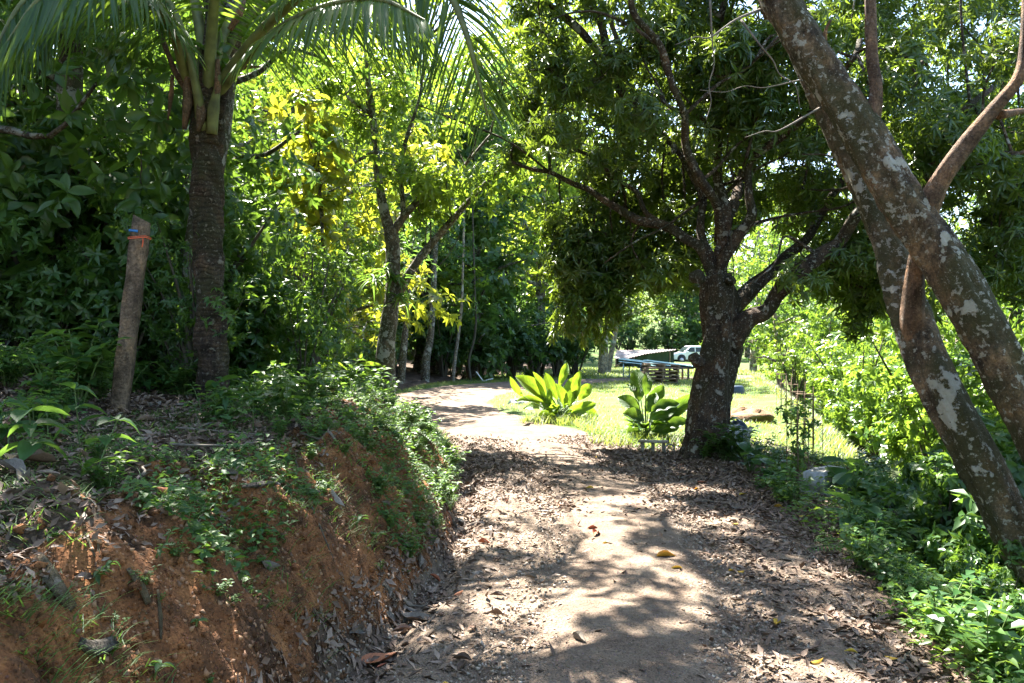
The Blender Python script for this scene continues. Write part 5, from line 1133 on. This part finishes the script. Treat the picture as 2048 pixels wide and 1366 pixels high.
# leafy weeds: one mesh of foliage with stems each
def weed_mesh(seed, H, spread, nst, L, W, per, tmpl=T_FOLD, up=.4):
    r_ = np.random.default_rng(seed); sb = MB(); lb = MB()
    for i in range(nst):
        az = r_.random() * 6.28; ln = spread * r_.uniform(.2, 1); top = np.array([math.cos(az) * ln, math.sin(az) * ln, H * r_.uniform(.5, 1)])
        sb.tube(np.array([[0, 0, -.03], top * .5 + [0, 0, .12 * H], top]), [.006, .005, .003], 4, 0, i, False, 2)
        u = np.linspace(.3, 1, per); pos = top * u[:, None] + np.array([0, 0, .12 * H]) * (4 * u * (1 - u))[:, None]
        pos = np.repeat(pos, 2, 0); a2 = np.repeat(np.arange(per) * 1.7, 2) + np.tile([0, math.pi], per) + r_.normal(size=2 * per) * .3
        add_leaves(lb, pos, np.stack([np.cos(a2), np.sin(a2), r_.uniform(-.3, up, 2 * per)], -1), np.array([0, 0, 1.]) + r_.normal(size=(2 * per, 3)) * .25, L * r_.uniform(.6, 1.15, 2 * per), W, tmpl, r_.random(2 * per))
    return sb.mesh('stem'), lb.mesh('foliage')
V_WEED = [weed_mesh(301, .35, .25, 9, .09, .042, 6), weed_mesh(302, .45, .3, 10, .11, .055, 6), weed_mesh(303, .28, .28, 10, .06, .022, 9), weed_mesh(304, .6, .3, 8, .16, .08, 5)]
wl = ['bushy', 'broad leaved', 'fine leaved', 'coarse leaved']; wn_ = ['bushy_weed', 'broad_weed', 'fine_weed', 'large_leaf_weed']
def weeds(sp, where, group, mats, vmap=None, nm='weed'):
    scatter(V_WEED, wn_, 'weed', sp, ['%s green weed %s' % (w, where) for w in wl], ['%s weeds %s' % (w, group) for w in wl], mats, ('stem', 'foliage'))
rr = np.random.default_rng(510)
def band_spots(n, y0, y1, t0, t1, s0, s1, seed, pv=(.3, .3, .25, .15), pw=1.0):
    r_ = np.random.default_rng(seed); out = []
    while len(out) < n:
        y = y0 + (y1 - y0) * r_.random() ** pw; x = float(xb(np.array([y]))[()]) - r_.uniform(t0, t1) * WB
        if x / y * F_PX + 1024 < -60 or (bare(x, y) and r_.random() < .85): continue
        out.append((x, y, r_.uniform(s0, s1) * (.55 if y < 5 else 1), int(r_.choice(4, p=pv)) if y > 5.5 else int(r_.integers(3))))
    return out
weeds(band_spots(150, 4.6, 14.5, .02, 1.15, .3, .75, 1, (.35, .3, .35, 0)), 'on the bank side', 'on the bank side', (M['stem'], M['weed']))
weeds(band_spots(48, 2.4, 5.2, .0, 1.1, .16, .42, 2, (.3, .1, .6, 0)), 'on the bare bank earth', 'on the bare bank', (M['stem'], M['weed']))
weeds(band_spots(150, 3.6, 14, 1.0, 4.2, .6, 1.25, 3, (.25, .35, .1, .3)), 'in the undergrowth above the bank', 'above the bank', (M['stem'], M['dark']))
# right verge
def verge(n, y0, y1, e0, e1, s0, s1, seed, pv):
    r_ = np.random.default_rng(seed); out = []
    while len(out) < n:
        y = r_.uniform(y0, y1); x = float(xe(np.array([y]))[()]) + r_.uniform(e0, e1)
        if 1590 < x / y * F_PX + 1024 < 1700 and 6.5 < y < 10.5: continue
        if on_road(x, y) < 1.12 or (x / y * F_PX + 1024) > 2150: continue
        out.append((x, y, r_.uniform(s0, s1), int(r_.choice(4, p=pv))))
    return out
weeds(verge(135, 3.0, 9.8, -.42, .9, .4, .9, 4, (.4, .35, .1, .15)), 'spilling over the sunny road edge', 'along the sunny road edge', (M['stem'], M['pale']))
weeds(verge(26, 8.4, 11.5, -1.2, -.2, .35, .7, 5, (.4, .3, .3, 0)), 'around the foot of the mango tree', 'around the mango tree', (M['stem'], M['weed']))
weeds([(2.95 + .5 * math.cos(i * 2.4) * (i / 16) ** .5, 10.85 + .35 * math.sin(i * 2.4), rr.uniform(.6, 1.1), i % 4) for i in range(16)], 'climbing round the mango trunk base', 'at the mango trunk base', (M['stem'], M['dark']))
# ferns
def fern_mesh(seed, n, L):
    r_ = np.random.default_rng(seed); mb = MB()
    for i in range(n):
        az = i * 2.4 + r_.normal() * .2; l = L * r_.uniform(.7, 1.1); u = np.linspace(0, 1, 15); el = r_.uniform(.5, 1.1)
        pts = np.stack([np.cos(az) * l * u, np.sin(az) * l * u, l * (el * u - .95 * u * u)], -1); mb.tube(pts, .003, 3, 0, i, False, 1)
        t = nrm(np.gradient(pts, axis=0)); sd = np.array([-math.sin(az), math.cos(az), 0])
        for sg in (-1, 1):
            add_leaves(mb, pts[2:], sg * sd + t[2:] * .35 + np.array([0, 0, -.1]), np.tile([0, 0, 1.], (13, 1)), l * .3 * np.sin(np.pi * (u[2:] * .85 + .12)) + .01, .3 * l / 7, T_RHOMB, np.full(13, r_.random()))
    return (mb.mesh('fronds'),)
V_FERN = [fern_mesh(i, 8, .42) for i in (1, 2)]
fs_ = verge(22, 3.0, 6.5, -.1, .7, .7, 1.2, 8, (.5, .5, 0, 0)) + verge(5, 7.5, 9.5, -.2, .4, .7, 1.0, 9, (.5, .5, 0, 0))
scatter(V_FERN, 'fern', 'fern', fs_, 'feathery green fern on the sunny road edge above the valley', 'ferns along the sunny road edge', (M['weed'],), ('fronds',))
scatter(V_FERN, 'fern', 'fern', band_spots(9, 5.5, 10, .3, 1.6, .5, .8, 10, (.5, .5, 0, 0)), 'feathery green fern on the shaded bank', 'ferns on the bank', (M['weed'],), ('fronds',))
# large arum leaves at the road edge near the footing
ARU = [leaf_mesh('leaf', lambda u: min(1, .55 + u) * (1 - u ** 1.8) ** .8 + .02, .2, dr, 8) for dr in (.2, .45)]
for me in ARU: me.materials.append(M['weed'])
for i, (px, py, n_, H, L) in enumerate([(1715, 1010, 5, .5, .34), (1755, 1050, 5, .42, .36), (1690, 1075, 4, .3, .28), (1500, 945, 6, .28, .28), (1540, 960, 5, .25, .26), (1570, 975, 5, .25, .25)]):
    x, y, z = G(px, py, -.05)
    blade_plant('arum_plant', ['large arum with upright dark leaves beside the hollow blocks', 'spreading arum with wide leaves under the road edge bush', 'low arum between the road edge weeds', 'dark arum at the foot of the mango tree', 'low dark arum between the mango tree and the footing', 'low arum next to the overgrown rebar cage'][i], (x, y, hz(x, y) - .01), n_, H, L, L * .62, 800 + i, 'plant', None, ARU, 2, .7)

# grass
def blades(name, pts, hgt, wid, mat, label, seed, flop=.5):
    r_ = np.random.default_rng(seed); n_ = len(pts); az = r_.random(n_) * 6.28; mb = MB()
    add_leaves(mb, pts, np.stack([np.cos(az) * flop, np.sin(az) * flop, r_.uniform(.6, 1.2, n_)], -1), np.stack([-np.cos(az), -np.sin(az), np.full(n_, .6)], -1) , hgt * r_.uniform(.5, 1.25, n_), wid, T_BLADE, r_.random(n_))
    return tag(obj(name, mb.mesh(name), mat), label, kind='stuff')
def mask_pts(n_, x0, x1, y0, y1, seed, fn, pw=1.0):
    r_ = np.random.default_rng(seed); X = r_.uniform(x0, x1, n_); Y = y0 + (y1 - y0) * r_.random(n_) ** pw; k_ = fn(X, Y); X, Y = X[k_], Y[k_]
    return np.stack([X, Y, h(X, Y) - .01], -1)
RPs = rp[::8]; RWs = rw[::8]
def road_d(X, Y):
    d = np.full(len(X), 9e9)
    for (a, b__), w in zip(RPs, RWs): d = np.minimum(d, np.hypot(X - a, Y - b__) / w)
    return d
def f_field(X, Y): return (X < xe(Y) + .1) & (X > xb(Y)) & (road_d(X, Y) > 1.02 + .15 * fbm(X * 2, Y * 2, 90, 2)) & (fbm(X * .7, Y * .7, 91, 3) > -.28) & ((Y > 11.8) | (X > 3.3)) & ((X / Y) * F_PX < 800)
blades('grass', mask_pts(105000, -5, 11, 10.5, 34, 20, f_field, 1.35), .11, .012, M['grass'], 'short sunlit grass on the terrace', 21)
blades('grass', mask_pts(26000, -4, 16, 30, 60, 22, lambda X, Y: f_field(X, Y)), .16, .03, M['grass'], 'rough grass at the far end of the terrace', 23)
blades('grass', mask_pts(16000, -2.2, 4, 12.2, 17, 24, lambda X, Y: f_field(X, Y) & (road_d(X, Y) < 1.6)), .2, .014, M['grass'], 'longer bright grass fringing the far road edge', 25)
blades('grass', mask_pts(26000, 3.5, 14, 9.5, 38, 28, lambda X, Y: (X - xe(Y) > -.1) & (X - xe(Y) < 2.0)), .22, .02, M['grass'], 'tall grass over the edge of the terrace', 29)
def f_bank(X, Y):
    t_ = (xb(Y) - X) / WB; return (t_ > .05) & (t_ < 2.2) & (fbm(X * 1.6, Y * 1.6, 95, 3) > -.12 + .16 * (Y < 5) * (t_ < .8)) & (X / Y * F_PX > -1060)
blades('grass', mask_pts(90000, -5, 0, 2.2, 14.5, 26, f_bank, 1.6), .12, .006, M['weed'], 'wispy grass trailing over the shaded bank', 27, 1.1)

# ------------------------------------------------------------------ dead leaves, twigs, stones
def dead_leaf(seed):
    r_ = np.random.default_rng(seed); n_ = 5; v = []; f = []; curl = r_.uniform(.9, 2.0); tw = r_.normal() * .5; bend = r_.uniform(-.5, .9)
    for i in range(n_ + 1):
        u = i / n_; w = .25 * math.sin(math.pi * min(1, .03 + .95 * u ** .85)) ** 1.15 + .006
        for s in (-1, -.5, 0, .5, 1):
            a = s * curl + tw * (u - .5); yy = w * math.sin(a) / max(curl, .3) * 1.1; zz = w * (1 - math.cos(a)) * .9
            v.append([u - .5, yy + .02 * r_.normal(), zz + bend * .35 * (u - .5) ** 2 + .012 * r_.normal()])
    for i in range(n_):
        for j in range(4): a = 5 * i + j; f.append([a, a + 1, a + 6, a + 5])
    v = np.array(v); v[:, 2] -= np.percentile(v[:, 2], 12); return v, [np.array(f)]
DL = [dead_leaf(i) for i in range(10)]
DM = {}
for key in ('dry', 'drygrey', 'dryyellow', 'dryred'):
    DM[key] = []
    for t in DL: me = to_mesh('dead_leaf', *t, smooth=True); me.materials.append(M[key]); DM[key].append(me)
def slope_rot(x, y, rz):
    e = .06; nx_ = -(hz(x + e, y) - hz(x - e, y)) / (2 * e); ny_ = -(hz(x, y + e) - hz(x, y - e)) / (2 * e)
    q_ = Vector((0, 0, 1)).rotation_difference(Vector((nx_, ny_, 1)).normalized()); return (q_ @ Quaternion((0, 0, 1), rz)).to_euler()
KL = {'dry': 'brown curled', 'drygrey': 'grey dry', 'dryyellow': 'bright yellow', 'dryred': 'rust red'}
def dead(x, y, key, L, where, group, lift=.012, i=0):
    flip = random.random() < .4; e = slope_rot(x, y, random.random() * 6.28)
    o = obj('fallen_leaf', DM[key][i % 10], None, None, (x, y, hz(x, y) + lift), e, L)
    if flip: o.rotation_euler.rotate_axis('X', math.pi); o.location.z += L * .1
    tag(o, '%s%s fallen leaf lying on %s' % ('small ' if L < .075 else 'large ' if L > .105 else '', KL[key], where), 'leaf', '%s leaves on %s' % (KL[key], group))
rr = np.random.default_rng(900); n = 0
while n < 165:                                                     # on the road
    y = 2.9 + 8.5 * rr.random() ** 1.4; side = rr.random(); x = np.interp(y, rp[:, 1], rp[:, 0]) + (rr.uniform(-1.4, 1.4) if side < .45 else 1.05 + abs(rr.normal()) * .45)
    if x > xe(np.array([y]))[0] + .2: continue
    key = rr.choice(['dry', 'drygrey', 'dryyellow', 'dryred'], p=[.52, .28, .12, .08]); dead(x, y, key, rr.uniform(.05, .12), 'the dirt road', 'the road', .022, n); n += 1
n = 0
while n < 60:                                                      # in the gutter under the bank
    y = rr.uniform(2.9, 7.5); x = float(xb(np.array([y]))[()]) + rr.normal() * .16 + .08
    dead(x, y, rr.choice(['dry', 'drygrey', 'dryred'], p=[.5, .42, .08]), rr.uniform(.07, .15), 'the gutter at the foot of the bank', 'the gutter', .02, n); n += 1
n = 0
while n < 75:                                                      # on and above the bank
    y = rr.uniform(3.0, 8.5); x = float(xb(np.array([y]))[()]) - WB * rr.uniform(.3, 2.8)
    if x / y * F_PX + 1024 < -20: continue
    dead(x, y, rr.choice(['dry', 'drygrey', 'dryred'], p=[.45, .47, .08]), rr.uniform(.07, .15), 'the bank', 'the bank', .02, n); n += 1
for i, (px, py, key, L, lab) in enumerate([(1332, 1122, 'dryyellow', .16, 'large olive-yellow fallen leaf in the middle of the dirt road'), (1192, 1075, 'dryred', .16, 'large curled rust-red fallen leaf in the middle of the dirt road'), (830, 1250, 'drygrey', .24, 'very large grey crumpled leaf in the gutter'), (755, 1330, 'dryred', .24, 'large tan crumpled leaf in the gutter corner'), (1158, 1292, 'drygrey', .13, 'dark folded leaf alone on the tyre track')]):
    x, y, z = G(px, py); o = obj('fallen_leaf', DM[key][i], None, None, (x, y, z + .03), (0, 0, i * 1.3), L); tag(o, lab, 'leaf')
for i, (px, py, d) in enumerate([(110, 1030, 3.55), (45, 1085, 3.4), (70, 960, 3.7), (20, 1000, 3.5)]):
    x, y, z = P(px, py, d); o = obj('fallen_leaf', DM['drygrey' if i % 2 else 'dry'][i + 3], None, None, (x, y, hz(x, y) + .05), slope_rot(x, y, i * 2.0), .19); tag(o, 'very large dry leaf caught on the red earth face of the bank', 'leaf', 'very large leaves on the bank face')
# fine litter nobody could count
def litter(n_, seed, fn, x0, x1, y0, y1, L0, L1, label, mat, pw=1.0):
    r_ = np.random.default_rng(seed); p = mask_pts(n_, x0, x1, y0, y1, seed, fn, pw); p[:, 2] += .025; m_ = len(p); az = r_.random(m_) * 6.28; L = r_.uniform(L0, L1, m_); mb = MB()
    e = .05; gxn = (h(p[:, 0] + e, p[:, 1]) - h(p[:, 0] - e, p[:, 1])) / (2 * e); gyn = (h(p[:, 0], p[:, 1] + e) - h(p[:, 0], p[:, 1] - e)) / (2 * e)
    nn = nrm(np.stack([-gxn, -gyn, np.ones(m_)], -1) + r_.normal(size=(m_, 3)) * .35); d_ = np.stack([np.cos(az), np.sin(az), 0 * az], -1); d_ = nrm(d_ - nn * (d_ * nn).sum(1)[:, None])
    add_leaves(mb, p, d_, nn, L, L * r_.uniform(.3, .5, m_), T_CURL, r_.random(m_)); return tag(obj('leaf_litter', mb.mesh('leaf_litter'), mat), label, kind='stuff')
T_CURL = (np.array([[0, 0, .02], [.4, .5, .16], [.4, -.5, .12], [.45, 0, 0], [1, 0, .1]]), [np.array([[0, 2, 3], [0, 3, 1], [3, 2, 4], [3, 4, 1]])])
def edgew(X, Y):
    c_ = np.interp(Y, rp[:400, 1], rp[:400, 0]); o_ = X - c_; r_ = np.random.default_rng(3).random(len(X))
    return (r_ < np.clip(np.where(o_ > 0, (o_ - .35) / 1.0, (-o_ - .7) / .7), .05, 1) * (.85 + 1.2 * fbm(X * 1.8, Y * 1.8, 97, 3))) & (X < xe(Y) + .5) & (X > xb(Y) - .15)
litter(16000, 42, lambda X, Y: (road_d(X, Y) < 1.5) & (X < xe(Y) + .3) & (X > xb(Y)) & (fbm(X * 1.5, Y * 1.5, 98, 3) > -.22), -1, 4.2, 7.2, 13, .03, .08, 'brown leaf litter under the mango tree', M['dry'])
litter(26000, 43, lambda X, Y: (road_d(X, Y) < 1.1) & (fbm(X * 2.2, Y * 2.2, 99, 3) > -.12), -1.2, 2.8, 2.6, 13, .008, .03, 'crumbled leaf fragments on the dirt road', M['dry'], 1.4)
litter(80000, 40, edgew, -1.4, 4.4, 2.6, 13.5, .02, .085, 'fine brown leaf litter along the dirt road', M['dry'], 1.2)
litter(9000, 44, lambda X, Y: (X < xb(Y) - .75) & (X / Y * F_PX > -1100), -4.2, -1.2, 2.3, 7.0, .025, .085, 'dead leaves thick on the crest of the bank', M['dry'], 1.1)
litter(44000, 41, lambda X, Y: (X < xb(Y) - .55) & (X / Y * F_PX > -1060), -8, -.6, 2.3, 13, .018, .055, 'brown leaf litter above the bank', M['dry'], 1.5)
def stones(n_, seed, fn, x0, x1, y0, y1, s0, s1, label, mat, pw=1.0, up=.0):
    r_ = np.random.default_rng(seed); p = mask_pts(n_, x0, x1, y0, y1, seed, fn, pw); m_ = len(p); base = np.array([[1, 0, 0], [-1, 0, 0], [0, 1, 0], [0, -1, 0], [0, 0, 1], [0, 0, -1]], float)
    f = np.array([[0, 2, 4], [2, 1, 4], [1, 3, 4], [3, 0, 4], [2, 0, 5], [1, 2, 5], [3, 1, 5], [0, 3, 5]]); s = r_.uniform(0, 1, m_) ** 3 * (s1 - s0) + s0
    R = nrm(r_.normal(size=(m_, 3))); R2 = nrm(np.cross(R, r_.normal(size=(m_, 3)))); R3 = np.cross(R, R2); B = np.stack([R, R2 * .8, R3 * .65], 1)
    v = p[:, None] + [0, 0, .018 + up] + np.einsum('kj,njl->nkl', base, B) * s[:, None, None] * r_.uniform(.7, 1.2, (m_, 6, 1))
    return tag(obj('gravel', to_mesh('gravel', v.reshape(-1, 3), [(f[None] + (np.arange(m_) * 6)[:, None, None]).reshape(-1, 3)], np.repeat(r_.random(m_), 6)), mat), label, kind='stuff')
M['pebble'] = drymat('pebble', [(.20, .15, .11), (.30, .24, .18), (.38, .32, .26), (.26, .17, .10)]); M['redpebble'] = drymat('laterite_pebble', [(.16, .07, .03), (.24, .11, .045), (.30, .17, .085), (.10, .05, .028)])
stones(40000, 50, lambda X, Y: road_d(X, Y) < 1.05, -1.2, 2.6, 2.6, 9, .003, .02, 'loose gravel on the dirt road', M['pebble'], 1.5)
stones(30000, 51, lambda X, Y: ((xb(Y) - X) / WB > 0) & ((xb(Y) - X) / WB < 1.0), -2.2, 0, 2.4, 8, .003, .022, 'small red stones in the earth bank', M['redpebble'], 1.0, -.012)
stones(9000, 52, lambda X, Y: ((xb(Y) - X) / WB > .0) & ((xb(Y) - X) / WB < 1.05), -2.4, 0, 2.2, 8, .010, .042, 'crumbled clods of red soil on the bank', M['bank'], 1.2, -.016)
for _x, _y, _n in ((.98, 15.75, 1500), (2.05, 12.45, 900)):
    _r = np.random.default_rng(int(_n)); _a = _r.random(_n) * 6.28; _q = .08 + .75 * _r.random(_n); _X = _x + _q * np.cos(_a); _Y = _y + _q * np.sin(_a) * .8
    blades('grass', np.stack([_X, _Y, h(_X, _Y) - .01], -1), .24, .014, M['grass'], 'long grass tufts round the foot of the %s plant' % ('paddle-leaved' if _n > 1000 else 'wavy-leaved'), 33)
# creeping ground cover
def cover(n_, seed, fn, x0, x1, y0, y1, L0, L1, hh, label, mat, pw=1.0, W=.5):
    r_ = np.random.default_rng(seed); p = mask_pts(n_, x0, x1, y0, y1, seed, fn, pw); m_ = len(p); az = r_.random(m_) * 6.28; L = r_.uniform(L0, L1, m_); mb = MB()
    p[:, 2] += .02 + hh * r_.random(m_) ** 1.6; d_ = np.stack([np.cos(az), np.sin(az), r_.uniform(-.4, .5, m_)], -1); nn = np.array([.25, -.1, 1.]) + r_.normal(size=(m_, 3)) * .4
    add_leaves(mb, p, d_, nn, L, L * W * r_.uniform(.7, 1.2, m_), T_FOLD, r_.random(m_)); return tag(obj('ground_cover', mb.mesh('ground_cover'), mat), label, kind='stuff')
def t_of(X, Y): return (xb(Y) - X) / WB
cover(90000, 70, lambda X, Y: (t_of(X, Y) > .06) & (t_of(X, Y) < 1.5) & (fbm(X * 1.3, Y * 1.3, 101, 3) > .5 - .18 * np.clip(Y - 2.7, 0, 5) + .2 * (t_of(X, Y) < .35) * (Y < 4.5) + .12 * (t_of(X, Y) > .9) * (Y < 6)) & ~bare(X, Y), -3.2, 0, 3.0, 15, .02, .06, .10, 'leafy creepers covering the shaded side of the bank', M['weed'], 1.3)
cover(36000, 71, lambda X, Y: (t_of(X, Y) > 1.0) & (X / Y * F_PX > -1060) & (fbm(X * 1.1, Y * 1.1, 103, 3) > .22 - .09 * np.clip(Y - 4.5, 0, 4) + .5 * bare(X, Y)), -9, -1, 3.0, 14, .03, .09, .22, 'leafy ground cover on the hillside above the bank', M['weed'], 1.4)
cover(26000, 72, lambda X, Y: (X > xe(Y) - .5 + .35 * fbm(X * 1.5, Y * 1.5, 105, 3)) & (X < xe(Y) + 1.6) & (road_d(X, Y) > 1.08), 1.4, 6, 2.8, 9.8, .025, .075, .22, 'low leafy growth along the road edge above the valley', M['pale'], 1.2)
cover(9000, 73, lambda X, Y: (road_d(X, Y) > 1.0) & (X < 3.4) & (Y > 11.2) & (fbm(X * 2, Y * 2, 107, 3) > -.1), 1.0, 3.6, 10.5, 14, .02, .06, .12, 'weedy growth between the road and the mango tree', M['weed'])
# twigs and roots
def stick(pts_px, d, r0, r1, name, label, cat, mat, lift=.02):
    q = []
    for a, b__ in pts_px: x, y, z = P(a, b__, d); q.append([x, y, 0])
    q = np.array(q); return q
def ground_stick(x, y, az, L, r_, name, label, cat, mat, group=None, wig=.05, lift=.012):
    n_ = 6; s = np.linspace(-L / 2, L / 2, n_); rr_ = np.random.default_rng(int(abs(x * 1000 + y * 77)))
    X = x + np.cos(az) * s + rr_.normal(size=n_) * wig * L * .4; Y = y + np.sin(az) * s + rr_.normal(size=n_) * wig * L * .4; Z = h(X, Y, False) + lift + r_
    Z = np.maximum(Z, h(X, Y) + r_ * .3); c_ = np.array([X[2], Y[2], Z[2]]); mb = MB(); mb.tube(np.stack([X, Y, Z], -1) - c_, np.linspace(r_, r_ * .55, n_), 7, .2, 1, True, 3)
    return tag(obj(name, mb.mesh(name, True), mat, None, c_), label, cat, group)
M['root'] = barkmat('bare_root', (.22, .165, .11), (.09, .06, .04), (.3, .26, .2), (.12, .1, .05), .62); M['greystick'] = barkmat('grey_stick', (.22, .19, .165), (.09, .075, .06), (.33, .31, .28), (.11, .1, .06), .6)
def bank_at(px, py):
    """first terrain hit along the pixel's ray"""
    for d in np.arange(1.5, 16, .02):
        p = P(px, py, d)
        if p[2] <= hz(p[0], p[1]): return p
    return P(px, py, 8)
def bank_stick(pxs, r0, r1, name, label, cat, mat, group=None):
    q = np.array([bank_at(*a) for a in pxs]); q[:, 2] = [max(z, hz(x, y)) for x, y, z in q]; q[:, 2] += r0 * .25; c_ = q[0].copy(); mb = MB(); mb.tube(q - c_, np.concatenate([[r0 * .55], np.linspace(r0, r1, len(q) - 1)]) if len(q) > 2 else [r0, r1], 9, .5, 3, True, 5)
    return tag(obj(name, mb.mesh(name, True), mat, None, c_), label, cat, group)
bank_stick([(78, 1120), (100, 1165), (120, 1200), (142, 1228)], .020, .017, 'bare_root', 'thick pale bare root sticking out of the red bank', 'root', M['root'])
bank_stick([(255, 1155), (280, 1200), (295, 1235)], .012, .010, 'bare_root', 'forked pale root lower on the red bank', 'root', M['root'])
bank_stick([(158, 1318), (190, 1308), (228, 1292)], .022, .014, 'dead_stick', 'short grey stick lying near the bottom of the red bank', 'stick', M['greystick'])
bank_stick([(485, 982), (520, 976), (548, 970)], .016, .010, 'dead_stick', 'short grey stick at the lip of the red bank', 'stick', M['greystick'])
bank_stick([(155, 1035), (175, 1080), (190, 1130)], .004, .002, 'hanging_rootlet', 'thin pale rootlet trailing down the red bank by the big leaves', 'root', M['root'])
bank_stick([(193, 1075), (197, 1110), (192, 1142)], .004, .002, 'hanging_rootlet', 'short thin rootlet beside the trailing one on the bank', 'root', M['root'])
bank_stick([(315, 1195), (320, 1240), (322, 1290)], .006, .003, 'hanging_rootlet', 'thin upright rootlet below the forked root', 'root', M['root'])
bank_stick([(590, 925), (610, 980), (640, 1060), (668, 1130)], .007, .003, 'hanging_rootlet', 'long thin root running down the bank side', 'root', M['vine'])
bank_stick([(765, 1172), (790, 1205)], .02, .012, 'dead_stick', 'pale split stick at the foot of the bank', 'stick', M['greystick'])
bank_stick([(370, 798), (400, 815), (425, 832)], .016, .012, 'dead_stick', 'reddish dead stick at the foot of the palm', 'stick', M['bark_red'])
bank_stick([(425, 800), (445, 818)], .016, .012, 'dead_stick', 'grey dead stick at the foot of the palm', 'stick', M['greystick'])
rr = np.random.default_rng(950)
for i in range(22):
    y = rr.uniform(3.2, 8.5); x = float(xb(np.array([y]))[()]) - WB * rr.uniform(.8, 2.6)
    ground_stick(x, y, rr.random() * 3.1, rr.uniform(.15, .5), rr.uniform(.004, .011), 'twig', 'thin dead twig among the leaves on top of the bank', 'twig', M['twig'], 'twigs above the bank')
for i in range(26):
    y = rr.uniform(3.0, 10); x = np.interp(y, rp[:, 1], rp[:, 0]) + rr.choice([-1, 1]) * rr.uniform(.6, 1.5)
    ground_stick(x, y, rr.random() * 3.1, rr.uniform(.12, .4), rr.uniform(.003, .008), 'twig', 'thin dead twig lying on the dirt road', 'twig', M['twig'], 'twigs on the road', lift=.02)
